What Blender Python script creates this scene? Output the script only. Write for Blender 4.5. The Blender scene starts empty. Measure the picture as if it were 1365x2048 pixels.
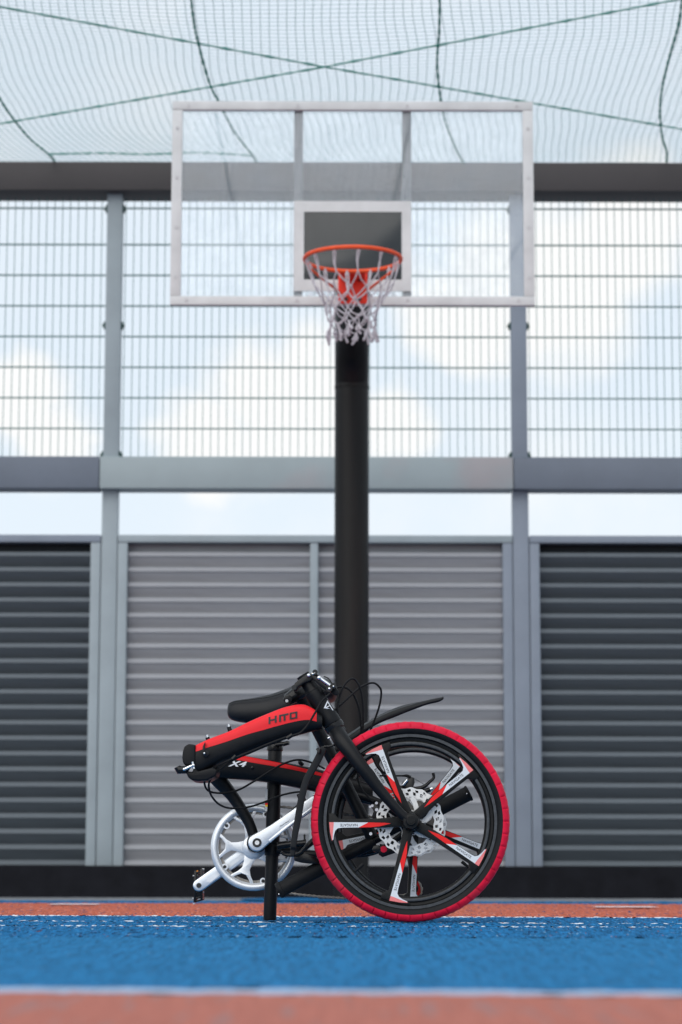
import bpy, bmesh, math, random
import numpy as np
from mathutils import Vector, Matrix, noise
R = math.radians
random.seed(7)
rng = np.random.default_rng(7)
scene = bpy.context.scene
COL = scene.collection

# ---------------------------------------------------------------- camera
F = 4834.0                       # focal length in photo pixels (85 mm on a 24 mm wide frame)
CX, CY = 682.5, 1024.0
CAM_H = 0.105
PITCH = math.atan((1760 - CY) / F)
ROLL = R(0.105)
FOCUS = 6.17
_r, _u, _f = Vector((1, 0, 0)), Vector((0, -math.sin(PITCH), math.cos(PITCH))), Vector((0, math.cos(PITCH), math.sin(PITCH)))
RIGHT = _r * math.cos(ROLL) + _u * math.sin(ROLL)
UP = _u * math.cos(ROLL) - _r * math.sin(ROLL)
CAM = Vector((0, 0, CAM_H))
cd = bpy.data.cameras.new('camera')
cam = bpy.data.objects.new('camera', cd)
COL.objects.link(cam)
cam.matrix_world = Matrix(((RIGHT.x, UP.x, -_f.x, 0), (RIGHT.y, UP.y, -_f.y, 0), (RIGHT.z, UP.z, -_f.z, CAM_H), (0, 0, 0, 1)))
cd.sensor_fit = 'HORIZONTAL'
cd.sensor_width = 24.0
cd.lens = 24.0 * F / 1365.0
cd.clip_start = 0.05
cd.clip_end = 3000
cd.dof.use_dof = True
cd.dof.focus_distance = FOCUS
cd.dof.aperture_fstop = 5.3
cd.dof.aperture_blades = 9
scene.camera = cam

# ---------------------------------------------------------------- sky, sun, exposure
SUN_EL, SUN_AZ = R(40), R(205)          # azimuth clockwise from +Y: behind the camera, to its left
world = bpy.data.worlds.new('World')
scene.world = world
world.use_nodes = True
wt = world.node_tree
wt.nodes.clear()
def wn(t, **k):
    n = wt.nodes.new(t)
    for a, v in k.items():
        setattr(n, a, v)
    return n
def pix_dir(px, py):
    return (RIGHT * ((px - CX) / F) + UP * ((CY - py) / F) + _f).normalized()
out = wn('ShaderNodeOutputWorld')
bg = wn('ShaderNodeBackground')
bg.inputs['Strength'].default_value = 0.10
sky = wn('ShaderNodeTexSky', sky_type='NISHITA', sun_disc=False, sun_elevation=SUN_EL, sun_rotation=SUN_AZ)
sky.air_density, sky.dust_density, sky.ozone_density = 1.0, 1.5, 1.0
tc = wn('ShaderNodeTexCoord')
nz = wn('ShaderNodeTexNoise')
nz.inputs['Scale'].default_value = 16.0
nz.inputs['Detail'].default_value = 6.0
nz.inputs['Roughness'].default_value = 0.55
wt.links.new(tc.outputs['Generated'], nz.inputs['Vector'])
big = wn('ShaderNodeTexNoise')
big.inputs['Scale'].default_value = 5.0
big.inputs['Detail'].default_value = 7.0
big.inputs['Roughness'].default_value = 0.55
wt.links.new(tc.outputs['Generated'], big.inputs['Vector'])
def wmath(op, a, b=None, clamp=False):
    n = wn('ShaderNodeMath', operation=op, use_clamp=clamp)
    for i, v in enumerate((a, b)):
        if v is None: continue
        if isinstance(v, (int, float)): n.inputs[i].default_value = v
        else: wt.links.new(v, n.inputs[i])
    return n.outputs[0]
# cumulus heads: direction, angular radius
mask = None
wob = wmath('MULTIPLY', wmath('SUBTRACT', nz.outputs['Fac'], 0.5), 0.075)
for (px, py, rad) in ((1130, 570, 220), (1005, 530, 150), (925, 640, 150), (1260, 500, 190), (500, 775, 145), (630, 800, 180), (790, 830, 120),
                      (420, 860, 130), (15, 820, 130), (80, 890, 120), (560, 860, 110)):
    d = pix_dir(px, py)
    v = wn('ShaderNodeVectorMath', operation='DISTANCE')
    wt.links.new(tc.outputs['Generated'], v.inputs[0])
    v.inputs[1].default_value = d
    mr = wn('ShaderNodeMapRange', interpolation_type='SMOOTHSTEP')
    wt.links.new(wmath('ADD', v.outputs['Value'], wob), mr.inputs['Value'])
    mr.inputs['From Min'].default_value = rad / F * 1.08
    mr.inputs['From Max'].default_value = rad / F * 0.48
    mask = mr.outputs['Result'] if mask is None else wmath('MAXIMUM', mask, mr.outputs['Result'])
mr = wn('ShaderNodeMapRange', interpolation_type='SMOOTHSTEP')
wt.links.new(big.outputs['Fac'], mr.inputs['Value'])
mr.inputs['From Min'].default_value = 0.52
mr.inputs['From Max'].default_value = 0.76
mask = wmath('MAXIMUM', mask, wmath('MULTIPLY', mr.outputs['Result'], 0.75))
# thin pale overcast everywhere, white cloud heads in it
hz = wn('ShaderNodeMix', data_type='RGBA')
hz.inputs['Factor'].default_value = 0.90
wt.links.new(sky.outputs['Color'], hz.inputs['A'])
hz.inputs['B'].default_value = (6.15, 6.8, 7.4, 1)
mx = wn('ShaderNodeMix', data_type='RGBA')
wt.links.new(mask, mx.inputs['Factor'])
wt.links.new(hz.outputs['Result'], mx.inputs['A'])
mx.inputs['B'].default_value = (7.3, 7.35, 7.35, 1)
wt.links.new(mx.outputs['Result'], bg.inputs['Color'])
wt.links.new(bg.outputs[0], out.inputs['Surface'])

sl = bpy.data.lights.new('sun', 'SUN')
sl.energy = 1.5
sl.angle = R(75)
sl.color = (1.0, 0.95, 0.88)
sun = bpy.data.objects.new('sun', sl)
COL.objects.link(sun)
sd = Vector((math.sin(SUN_AZ) * math.cos(SUN_EL), math.cos(SUN_AZ) * math.cos(SUN_EL), math.sin(SUN_EL)))
sun.rotation_euler = (-sd).to_track_quat('-Z', 'Y').to_euler()
sun.location = sd * 40

vs = scene.view_settings
scene.display_settings.display_device = 'sRGB'
vs.view_transform = 'Standard'
vs.look = 'None'
vs.exposure = 0.46
vs.gamma = 1.0
vs.use_curve_mapping = False
scene.cycles.use_denoising = True
scene.cycles.max_bounces = 8
scene.cycles.transparent_max_bounces = 16

# ---------------------------------------------------------------- helpers
def at(px, py, Y):
    """The point of the place that shows at photo pixel (px, py), at distance Y in front of the camera's foot."""
    d = RIGHT * ((px - CX) / F) + UP * ((CY - py) / F) + _f
    return CAM + d * (Y / d.y)
def onground(px, py):
    d = RIGHT * ((px - CX) / F) + UP * ((CY - py) / F) + _f
    return CAM + d * (-CAM_H / d.z)
def mpp(Y):
    return Y * math.cos(PITCH) / F          # metres per photo pixel near the lower half of the picture

def material(name, col, rough=0.5, metal=0.0, var=0.12, scale=12.0, bump=0.0, bscale=180.0, spec=0.28, stretch=(1, 1, 1), tint=None, tint_amt=0.0):
    m = bpy.data.materials.new(name)
    m.use_nodes = True
    nt = m.node_tree
    b = nt.nodes['Principled BSDF']
    b.inputs['Roughness'].default_value = rough
    b.inputs['Metallic'].default_value = metal
    b.inputs['Specular IOR Level'].default_value = spec
    t = nt.nodes.new('ShaderNodeTexCoord')
    mp = nt.nodes.new('ShaderNodeMapping')
    mp.inputs['Scale'].default_value = stretch
    nt.links.new(t.outputs['Object'], mp.inputs['Vector'])
    n = nt.nodes.new('ShaderNodeTexNoise')
    n.inputs['Scale'].default_value = scale
    n.inputs['Detail'].default_value = 6
    n.inputs['Roughness'].default_value = 0.6
    nt.links.new(mp.outputs['Vector'], n.inputs['Vector'])
    r = nt.nodes.new('ShaderNodeValToRGB')
    c = Vector(col)
    r.color_ramp.elements[0].position = 0.3
    r.color_ramp.elements[1].position = 0.7
    r.color_ramp.elements[0].color = (*(c * (1 - var)), 1)
    r.color_ramp.elements[1].color = (*(c * (1 + var)), 1)
    nt.links.new(n.outputs['Fac'], r.inputs['Fac'])
    last = r.outputs['Color']
    if tint:
        n2 = nt.nodes.new('ShaderNodeTexNoise')
        n2.inputs['Scale'].default_value = scale * 0.35
        n2.inputs['Detail'].default_value = 4
        nt.links.new(mp.outputs['Vector'], n2.inputs['Vector'])
        mr = nt.nodes.new('ShaderNodeMapRange')
        mr.inputs['From Min'].default_value = 0.55
        mr.inputs['From Max'].default_value = 0.7
        mr.inputs['To Max'].default_value = tint_amt
        nt.links.new(n2.outputs['Fac'], mr.inputs['Value'])
        x = nt.nodes.new('ShaderNodeMix')
        x.data_type = 'RGBA'
        nt.links.new(mr.outputs['Result'], x.inputs['Factor'])
        nt.links.new(last, x.inputs['A'])
        x.inputs['B'].default_value = (*tint, 1)
        last = x.outputs['Result']
    nt.links.new(last, b.inputs['Base Color'])
    rr = nt.nodes.new('ShaderNodeMapRange')
    rr.inputs['To Min'].default_value = max(0.03, rough - 0.08)
    rr.inputs['To Max'].default_value = min(1, rough + 0.10)
    nt.links.new(n.outputs['Fac'], rr.inputs['Value'])
    nt.links.new(rr.outputs['Result'], b.inputs['Roughness'])
    if bump:
        n3 = nt.nodes.new('ShaderNodeTexNoise')
        n3.inputs['Scale'].default_value = bscale
        n3.inputs['Detail'].default_value = 3
        nt.links.new(t.outputs['Object'], n3.inputs['Vector'])
        bm = nt.nodes.new('ShaderNodeBump')
        bm.inputs['Strength'].default_value = bump
        bm.inputs['Distance'].default_value = 0.002
        nt.links.new(n3.outputs['Fac'], bm.inputs['Height'])
        nt.links.new(bm.outputs['Normal'], b.inputs['Normal'])
    return m

M = {}
M['steel_pale'] = material('pale grey paint', (0.30, 0.35, 0.385), 0.45, var=0.10, scale=2.2, tint=(0.42, 0.30, 0.31), tint_amt=0.0)
M['rail_pale'] = material('pale grey paint, pinkish patches', (0.31, 0.365, 0.39), 0.45, var=0.05, scale=4, tint=(0.42, 0.30, 0.31), tint_amt=0.4)
M['steel_mid'] = material('slate grey paint', (0.225, 0.26, 0.32), 0.45, var=0.08, scale=3)
M['rail_mid'] = material('slate rail paint', (0.145, 0.17, 0.215), 0.45, var=0.08, scale=3)
M['beam_dark'] = material('dark brown grey paint', (0.058, 0.053, 0.056), 0.5, var=0.12, scale=2)
M['slat_pale'] = material('pale slat paint', (0.352, 0.362, 0.390), 0.42, var=0.07, scale=3, stretch=(1, 6, 6), tint=(0.25, 0.25, 0.26), tint_amt=.5)
M['slat_dark'] = material('dark slat paint', (0.125, 0.147, 0.168), 0.40, var=0.10, scale=3, stretch=(1, 6, 6))
M['backing'] = material('painted dark interior', (0.022, 0.027, 0.033), 0.8)  # near-black colour stands in for the unlit space behind the side slats
M['plinth'] = material('dark concrete', (0.011, 0.0115, 0.015), 0.85, var=0.25, scale=9, bump=0.4, bscale=60, spec=.08)
M['concrete'] = material('grey concrete', (0.20, 0.215, 0.235), 0.9, var=0.2, scale=7, bump=0.4, bscale=90)
M['wire'] = material('green coated wire', (0.030, 0.145, 0.145), 0.5, var=0.1)
M['clip'] = material('dark green clip', (0.02, 0.07, 0.06), 0.5)
M['netting'] = material('green netting', (0.07, 0.25, 0.28), 0.8, var=0.15)
M['rope'] = material('green rope', (0.022, 0.22, 0.17), 0.8, var=0.3, scale=60)
M['pole'] = material('black pole paint', (0.009, 0.0085, 0.009), 0.45, var=0.3, scale=5, stretch=(3, 3, 0.3), spec=.2, tint=(0.017, 0.0135, 0.0125), tint_amt=.9)
M['alu'] = material('white aluminium', (0.635, 0.645, 0.66), 0.38, var=0.12, scale=5)
M['strut'] = material('grey strut', (0.17, 0.18, 0.195), 0.45, var=0.08)
M['backplate'] = material('dark back plate', (0.016, 0.020, 0.024), 0.14, var=0.1, spec=.6)
M['hoop'] = material('orange red hoop paint', (0.86, 0.105, 0.035), 0.38, spec=.2, var=0.10, scale=18)
M['bracket'] = material('red bracket paint', (0.78, 0.05, 0.03), 0.4, spec=.15, var=0.08)
M['cord'] = material('white net cord', (0.50, 0.475, 0.52), 0.9, var=0.15, scale=60)
M['bolt_dark'] = material('dark bolt', (0.03, 0.03, 0.03), 0.4)
M['bolt_grey'] = material('grey bolt', (0.55, 0.55, 0.57), 0.4)
# bicycle
M['black'] = material('matte black frame paint', (0.0055, 0.006, 0.0075), 0.42, var=0.15, scale=40, spec=.2, bump=0.05, bscale=900)
M['black_gloss'] = material('glossy black part', (0.008, 0.008, 0.009), 0.22, var=0.1)
M['rubber'] = material('black rubber', (0.008, 0.0085, 0.010), 0.6, var=0.2, scale=60, spec=.18, bump=0.2, bscale=700)
M['rim'] = material('satin black rim', (0.007, 0.0075, 0.008), 0.42, var=0.3, scale=90, spec=.2, bump=0.15, bscale=900)
M['rim_highlight'] = material('painted rim highlight', (0.050, 0.054, 0.060), 0.5, var=0.3, scale=140)  # highlight on the rim rings, put into the colour as lighter grey
M['red_rubber'] = material('red rubber', (0.60, 0.010, 0.040), 0.5, spec=.12, var=0.22, scale=28, tint=(0.34, 0.045, 0.06), tint_amt=.45, bump=0.1, bscale=800)
M['red'] = material('red frame decal', (0.74, 0.022, 0.030), 0.38, spec=.15, var=0.05, scale=20)
M['red_dark'] = material('red frame stripe', (0.58, 0.012, 0.016), 0.38, spec=.15, var=0.06)
M['sticker_red'] = material('sticker red', (0.80, 0.012, 0.012), 0.35, var=0.05)
M['sticker_white'] = material('sticker white', (0.66, 0.69, 0.73), 0.35, var=0.05)
M['sticker_pink'] = material('sticker pink', (0.78, 0.20, 0.20), 0.4, var=0.12, scale=200)
M['ink'] = material('dark lettering', (0.02, 0.018, 0.022), 0.45)
M['white_ink'] = material('white lettering', (0.78, 0.80, 0.84), 0.4, var=0.03)
M['yellow_ink'] = material('yellow print', (0.75, 0.5, 0.03), 0.4)
M['silver'] = material('silver alloy', (0.74, 0.77, 0.81), 0.30, metal=0.88, var=0.06, scale=30)
M['ring_silver'] = material('white silver guard', (0.79, 0.81, 0.84), 0.36, metal=0.55, var=0.06, scale=30)
M['disc'] = material('brushed steel disc', (0.72, 0.72, 0.72), 0.36, metal=0.55, var=0.1, scale=60)
M['chrome'] = material('bright steel', (0.85, 0.85, 0.86), 0.16, metal=1.0, var=0.04)
M['chain'] = material('oily chain', (0.26, 0.24, 0.22), 0.4, metal=0.7, var=0.3, scale=200)
M['saddle'] = material('black vinyl', (0.009, 0.0095, 0.012), 0.45, var=0.15, scale=60, spec=.25, bump=0.2, bscale=1200)
M['fender'] = material('black plastic', (0.010, 0.011, 0.013), 0.5, var=0.15, scale=50, spec=.2)
M['alum_box'] = material('sticker silver', (0.5, 0.5, 0.5), 0.4)
M['amber'] = material('amber reflector', (0.7, 0.22, 0.02), 0.3)

def glass_material():
    m = bpy.data.materials.new('scuffed acrylic')
    m.use_nodes = True
    nt = m.node_tree
    nt.nodes.clear()
    o = nt.nodes.new('ShaderNodeOutputMaterial')
    tr = nt.nodes.new('ShaderNodeBsdfTransparent')
    tr.inputs['Color'].default_value = (0.97, 0.98, 0.985, 1)
    gl = nt.nodes.new('ShaderNodeBsdfGlossy')
    gl.inputs['Color'].default_value = (0.92, 0.95, 1.0, 1)
    gl.inputs['Roughness'].default_value = 0.03
    df = nt.nodes.new('ShaderNodeBsdfTranslucent')
    df.inputs['Color'].default_value = (0.80, 0.88, 1.0, 1)
    t = nt.nodes.new('ShaderNodeTexCoord')
    n = nt.nodes.new('ShaderNodeTexNoise')
    n.inputs['Scale'].default_value = 6
    n.inputs['Detail'].default_value = 8
    n.inputs['Roughness'].default_value = 0.7
    nt.links.new(t.outputs['Object'], n.inputs['Vector'])
    mr = nt.nodes.new('ShaderNodeMapRange')
    mr.inputs['From Min'].default_value = 0.35
    mr.inputs['From Max'].default_value = 0.75
    mr.inputs['To Min'].default_value = 0.03
    mr.inputs['To Max'].default_value = 0.13
    nt.links.new(n.outputs['Fac'], mr.inputs['Value'])
    m1 = nt.nodes.new('ShaderNodeMixShader')
    m1.inputs['Fac'].default_value = 0.065
    nt.links.new(tr.outputs[0], m1.inputs[1])
    nt.links.new(gl.outputs[0], m1.inputs[2])
    m2 = nt.nodes.new('ShaderNodeMixShader')
    nt.links.new(mr.outputs['Result'], m2.inputs['Fac'])
    nt.links.new(m1.outputs[0], m2.inputs[1])
    nt.links.new(df.outputs[0], m2.inputs[2])
    nt.links.new(m2.outputs[0], o.inputs['Surface'])
    return m
M['glass'] = glass_material()

def court_material(name, base, flecks, amt=0.35, rough=0.85, worn=None):
    """EPDM rubber crumb: base colour with darker, paler and odd-coloured crumbs."""
    m = bpy.data.materials.new(name)
    m.use_nodes = True
    nt = m.node_tree
    b = nt.nodes['Principled BSDF']
    b.inputs['Roughness'].default_value = rough
    b.inputs['Specular IOR Level'].default_value = 0.04
    t = nt.nodes.new('ShaderNodeTexCoord')
    mp = nt.nodes.new('ShaderNodeMapping')
    mp.inputs['Scale'].default_value = (1, 0.045, 1)
    nt.links.new(t.outputs['Object'], mp.inputs['Vector'])
    n = nt.nodes.new('ShaderNodeTexNoise')
    n.inputs['Scale'].default_value = 150
    n.inputs['Detail'].default_value = 4
    n.inputs['Roughness'].default_value = 0.7
    nt.links.new(mp.outputs['Vector'], n.inputs['Vector'])
    r = nt.nodes.new('ShaderNodeValToRGB')
    c = Vector(base)
    e = r.color_ramp.elements
    e[0].position, e[0].color = 0.33, (*(c * (1 - amt)), 1)
    e[1].position, e[1].color = 0.68, (*(c * (1 + amt)), 1)
    nt.links.new(n.outputs['Fac'], r.inputs['Fac'])
    last = r.outputs['Color']
    for k, (col, lo, sc) in enumerate(flecks):
        v = nt.nodes.new('ShaderNodeTexNoise')
        v.inputs['Scale'].default_value = sc
        v.inputs['Detail'].default_value = 2
        mp2 = nt.nodes.new('ShaderNodeMapping')
        mp2.inputs['Location'].default_value = (3.7 * k + 1, 5.1 * k, 2.3)
        mp2.inputs['Scale'].default_value = (1, 0.06, 1)
        nt.links.new(t.outputs['Object'], mp2.inputs['Vector'])
        nt.links.new(mp2.outputs['Vector'], v.inputs['Vector'])
        mr = nt.nodes.new('ShaderNodeMapRange')
        mr.inputs['From Min'].default_value = lo
        mr.inputs['From Max'].default_value = lo + 0.05
        nt.links.new(v.outputs['Fac'], mr.inputs['Value'])
        x = nt.nodes.new('ShaderNodeMix')
        x.data_type = 'RGBA'
        nt.links.new(mr.outputs['Result'], x.inputs['Factor'])
        nt.links.new(last, x.inputs['A'])
        x.inputs['B'].default_value = (*col, 1)
        last = x.outputs['Result']
    nt.links.new(last, b.inputs['Base Color'])
    return m
M['court_blue'] = court_material('blue rubber crumb', (0.013, 0.125, 0.295), (((0.006, 0.03, 0.09), 0.60, 110), ((0.24, 0.07, 0.06), 0.69, 140), ((0.22, 0.36, 0.5), 0.67, 130)), 0.65)
M['court_orange'] = court_material('orange rubber crumb', (0.44, 0.118, 0.075), (((0.05, 0.055, 0.12), 0.60, 100), ((0.58, 0.24, 0.18), 0.62, 110)), 0.45)
M['court_orange_dusty'] = court_material('dusty orange rubber crumb', (0.375, 0.138, 0.108), (((0.30, 0.16, 0.15), 0.6, 60),), 0.12)
M['court_blue_fine'] = court_material('blue rubber crumb, finer', (0.017, 0.140, 0.31), (((0.008, 0.045, 0.12), 0.66, 180), ((0.10, 0.22, 0.36), 0.70, 220)), 0.40)
M['court_white'] = court_material('worn white line', (0.60, 0.66, 0.72), (((0.03, 0.16, 0.36), 0.53, 90), ((0.03, 0.13, 0.30), 0.60, 40)), 0.1)
M['court_white_fresh'] = court_material('white line', (0.70, 0.74, 0.80), (((0.03, 0.16, 0.36), 0.64, 100),), 0.1)

M['court_white_dull'] = court_material('dull white line', (0.33, 0.42, 0.56), (((0.03, 0.16, 0.36), 0.72, 40),), 0.1)

def thing(name, label, cat, loc=(0, 0, 0), group=None):
    o = bpy.data.objects.new(name, None)
    o.empty_display_size = 0.1
    COL.objects.link(o)
    o.location = loc
    o['label'] = label
    o['category'] = cat
    if group: o['group'] = group
    return o
def wloc(o):
    v = Vector((0, 0, 0))
    while o is not None:
        v += o.location
        o = o.parent
    return v

class MB:
    """Collects shapes in world coordinates; build() links them as one mesh object."""
    def __init__(s):
        s.v, s.f, s.m = [], [], []
    def add(s, vs, fs, mi=0):
        k = len(s.v)
        s.v += [Vector(p) for p in vs]
        s.f += [tuple(i + k for i in f) for f in fs]
        s.m += [mi] * len(fs)
        return s
    def box(s, a, b, mi=0):
        x0, y0, z0 = a
        x1, y1, z1 = b
        return s.add([(x0, y0, z0), (x1, y0, z0), (x1, y1, z0), (x0, y1, z0), (x0, y0, z1), (x1, y0, z1), (x1, y1, z1), (x0, y1, z1)],
                     [(0, 3, 2, 1), (4, 5, 6, 7), (0, 1, 5, 4), (1, 2, 6, 5), (2, 3, 7, 6), (3, 0, 4, 7)], mi)
    def tube(s, pts, rad, n=12, mi=0, cap=True, closed=False, flat=None):
        """Round tube along pts; rad a number or one per point; flat = (width factor across, factor along Y) makes it oval."""
        pts = [Vector(p) for p in pts]
        N = len(pts)
        rad = [rad] * N if isinstance(rad, (int, float)) else rad
        rings = []
        ref = None
        for i in range(N):
            if closed: t = pts[(i + 1) % N] - pts[i - 1]
            else: t = pts[min(i + 1, N - 1)] - pts[max(i - 1, 0)]
            t.normalize()
            if ref is None:
                ref = Vector((0, 1, 0)) if abs(t.y) < 0.9 else Vector((0, 0, 1))
            a = (ref - t * ref.dot(t)).normalized()
            ref = a
            b = t.cross(a)
            fa, fb = flat if flat else (1, 1)
            rings.append([pts[i] + (a * math.cos(q) * fa + b * math.sin(q) * fb) * rad[i] for q in [2 * math.pi * j / n for j in range(n)]])
        vs = [p for r in rings for p in r]
        fs = []
        for i in range(N if closed else N - 1):
            for j in range(n):
                a0, a1 = i * n + j, i * n + (j + 1) % n
                k = ((i + 1) % N) * n
                fs.append((a0, a1, k + (j + 1) % n, k + j))
        if cap and not closed:
            fs.append(tuple(range(n - 1, -1, -1)))
            fs.append(tuple((N - 1) * n + j for j in range(n)))
        return s.add(vs, fs, mi)
    def cyl(s, a, b, r, n=20, mi=0):
        return s.tube([a, b], r, n, mi)
    def prism(s, front, back, mi=0):
        n = len(front)
        fs = [tuple(range(n)), tuple(range(2 * n - 1, n - 1, -1))]
        fs += [(i, n + i, n + (i + 1) % n, (i + 1) % n) for i in range(n)]
        return s.add(list(front) + list(back), fs, mi)
    def poly(s, pxs, Y, depth, mi=0):
        """Extruded outline given in photo pixels on the plane Y, going back by depth."""
        f = [at(x, y, Y) for x, y in pxs]
        return s.prism(f, [p + Vector((0, depth, 0)) for p in f], mi)
    def sphere(s, c, r, n=12, mi=0, sc=(1, 1, 1)):
        c = Vector(c)
        vs, fs = [], []
        m = n // 2
        for i in range(m + 1):
            th = math.pi * i / m
            for j in range(n):
                ph = 2 * math.pi * j / n
                vs.append(c + Vector((r * sc[0] * math.sin(th) * math.cos(ph), r * sc[1] * math.sin(th) * math.sin(ph), r * sc[2] * math.cos(th))))
        for i in range(m):
            for j in range(n):
                fs.append((i * n + j, (i + 1) * n + j, (i + 1) * n + (j + 1) % n, i * n + (j + 1) % n))
        return s.add(vs, fs, mi)
    def lathe(s, c, prof, n=48, mi=0, closed=False, ang0=0, mis=None):
        """Profile (radius, y offset) turned about the Y axis through c."""
        c = Vector(c)
        k = len(prof)
        vs = [c + Vector((r * math.cos(2 * math.pi * j / n + ang0), y, r * math.sin(2 * math.pi * j / n + ang0))) for j in range(n) for r, y in prof]
        kk = k if closed else k - 1
        base = len(s.v)
        for i in range(kk):
            fs = [(j * k + i, j * k + (i + 1) % k, ((j + 1) % n) * k + (i + 1) % k, ((j + 1) % n) * k + i) for j in range(n)]
            s.f += [tuple(q + base for q in f) for f in fs]
            s.m += [mis[i] if mis else mi] * n
        s.v += vs
        return s
    def build(s, name, mats, parent=None, smooth=True, bevel=0.0, seg=2, kind=None, label=None, weld=True, origin=None):
        mats = mats if isinstance(mats, (list, tuple)) else [mats]
        lo = Vector((min(p.x for p in s.v), min(p.y for p in s.v), min(p.z for p in s.v)))
        hi = Vector((max(p.x for p in s.v), max(p.y for p in s.v), max(p.z for p in s.v)))
        c = Vector(origin) if origin is not None else (lo + hi) / 2
        me = bpy.data.meshes.new(name)
        me.from_pydata([tuple(p - c) for p in s.v], [], s.f)
        for m in mats: me.materials.append(m)
        if len(mats) > 1: me.polygons.foreach_set('material_index', s.m)
        bm = bmesh.new()
        bm.from_mesh(me)
        if weld: bmesh.ops.remove_doubles(bm, verts=bm.verts, dist=1e-6)
        bmesh.ops.recalc_face_normals(bm, faces=bm.faces)
        if bevel:
            es = [e for e in bm.edges if len(e.link_faces) == 2 and e.calc_face_angle(0) > R(28)]
            if es:
                bmesh.ops.bevel(bm, geom=es, offset=bevel, segments=seg, affect='EDGES', profile=0.6, clamp_overlap=True)
        if smooth:
            for f in bm.faces: f.smooth = True
            for e in bm.edges:
                if len(e.link_faces) == 2 and e.calc_face_angle(0) > R(38): e.smooth = False
        bm.to_mesh(me)
        bm.free()
        o = bpy.data.objects.new(name, me)
        COL.objects.link(o)
        if parent is not None:
            o.parent = parent
            o.location = c - wloc(parent)
        else:
            o.location = c
        if kind: o['kind'] = kind
        if label: o['label'] = label
        return o

def link_copy(src, parent, loc, name=None):
    o = src.copy()
    if name: o.name = name
    COL.objects.link(o)
    o.parent = parent
    o.location = Vector(loc) - wloc(parent) if parent is not None else Vector(loc)
    return o
def tag(o, label=None, cat=None, group=None, kind=None):
    for k, v in (('label', label), ('category', cat), ('group', group), ('kind', kind)):
        if v: o[k] = v
    return o
def spline(pts, n=8):
    """Catmull-Rom through the points (tuples of any length)."""
    P = [np.array(p, float) for p in pts]
    P = [2 * P[0] - P[1]] + P + [2 * P[-1] - P[-2]]
    res = []
    for i in range(1, len(P) - 2):
        for k in range(n):
            t = k / n
            res.append(0.5 * ((2 * P[i]) + (-P[i - 1] + P[i + 1]) * t + (2 * P[i - 1] - 5 * P[i] + 4 * P[i + 1] - P[i + 2]) * t * t + (-P[i - 1] + 3 * P[i] - 3 * P[i + 1] + P[i + 2]) * t ** 3))
    res.append(P[-2])
    return res
def text_mesh(txt, shear=0.0):
    cu = bpy.data.curves.new('lettering', 'FONT')
    cu.body = txt
    cu.shear = shear
    cu.resolution_u = 3
    o = bpy.data.objects.new('lettering', cu)
    COL.objects.link(o)
    me = bpy.data.meshes.new_from_object(o)
    vs = [Vector(v.co) for v in me.vertices]
    fs = [tuple(p.vertices) for p in me.polygons]
    bpy.data.objects.remove(o)
    bpy.data.curves.remove(cu)
    bpy.data.meshes.remove(me)
    x0, x1 = min(v.x for v in vs), max(v.x for v in vs)
    y0, y1 = min(v.y for v in vs), max(v.y for v in vs)
    return [((v.x - x0) / (x1 - x0), (v.y - y0) / (y1 - y0)) for v in vs], fs

# ================================================================ GROUND
def hgt(x, y):
    return None
def zone(name, ya, yb, mat, dx, dy, label=None, x0=-3.4, x1=3.4, amp=0.0021):
    """A strip of the court between the curves ya(x) and yb(x), with crumb-sized relief."""
    nx = int((x1 - x0) / dx) + 1
    xs = np.linspace(x0, x1, nx)
    A, B = ya(xs), yb(xs)
    ny = max(2, int(np.max(B - A) / dy) + 2)
    t = np.linspace(0, 1, ny)[:, None]
    Yg = A[None, :] * (1 - t) + B[None, :] * t
    Xg = np.broadcast_to(xs[None, :], Yg.shape).copy()
    Z = rng.normal(0, 1, Yg.shape)
    Z = np.clip((Z + np.roll(Z, 1, 1) * 0.7) * 0.5, -1.2, 1.2) * amp - 0.0022
    inner = np.ones_like(Yg)
    Xg[:, 1:-1] += rng.uniform(-.3, .3, Xg[:, 1:-1].shape) * dx
    co = np.stack([Xg, Yg, Z], -1).reshape(-1, 3)
    idx = np.arange(ny * nx).reshape(ny, nx)
    q = np.stack([idx[:-1, :-1], idx[:-1, 1:], idx[1:, 1:], idx[1:, :-1]], -1).reshape(-1, 4)
    me = bpy.data.meshes.new(name)
    me.vertices.add(len(co))
    me.vertices.foreach_set('co', co.ravel())
    me.loops.add(q.size)
    me.loops.foreach_set('vertex_index', q.ravel().astype(np.int32))
    me.polygons.add(len(q))
    me.polygons.foreach_set('loop_start', np.arange(0, q.size, 4, dtype=np.int32))
    me.polygons.foreach_set('use_smooth', np.ones(len(q), dtype=bool))
    me.update()
    me.materials.append(mat)
    o = bpy.data.objects.new(name, me)
    COL.objects.link(o)
    o['kind'] = 'structure'
    if label: o['label'] = label
    return o
def line(p0, p1):
    a, b = onground(*p0), onground(*p1)
    k = (b.y - a.y) / (b.x - a.x)
    return lambda xs: a.y + (xs - a.x) * k
def off(fn, d): return lambda xs: fn(xs) + d
def const(v): return lambda xs: np.full_like(xs, v)
near_line = line((0, 1975), (1365, 1983))
lineC = line((0, 1850.5), (1365, 1853.5))
lineB = line((0, 1841), (1365, 1847.5))
edge = line((0, 1830.5), (1365, 1835))
zone('orange_court', const(0.45), off(near_line, -.055), M['court_orange_dusty'], .012, .03, 'dusty orange red rubber crumb strip nearest the camera', amp=.0012)
zone('court_line', off(near_line, -.055), off(near_line, .045), M['court_white_dull'], .012, .02, 'blurred white line between near orange strip and blue court', amp=.0008)
zone('blue_court', off(near_line, .045), const(4.6), M['court_blue_fine'], .010, .04, 'blue rubber crumb court in the foreground', amp=.0015)
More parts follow.
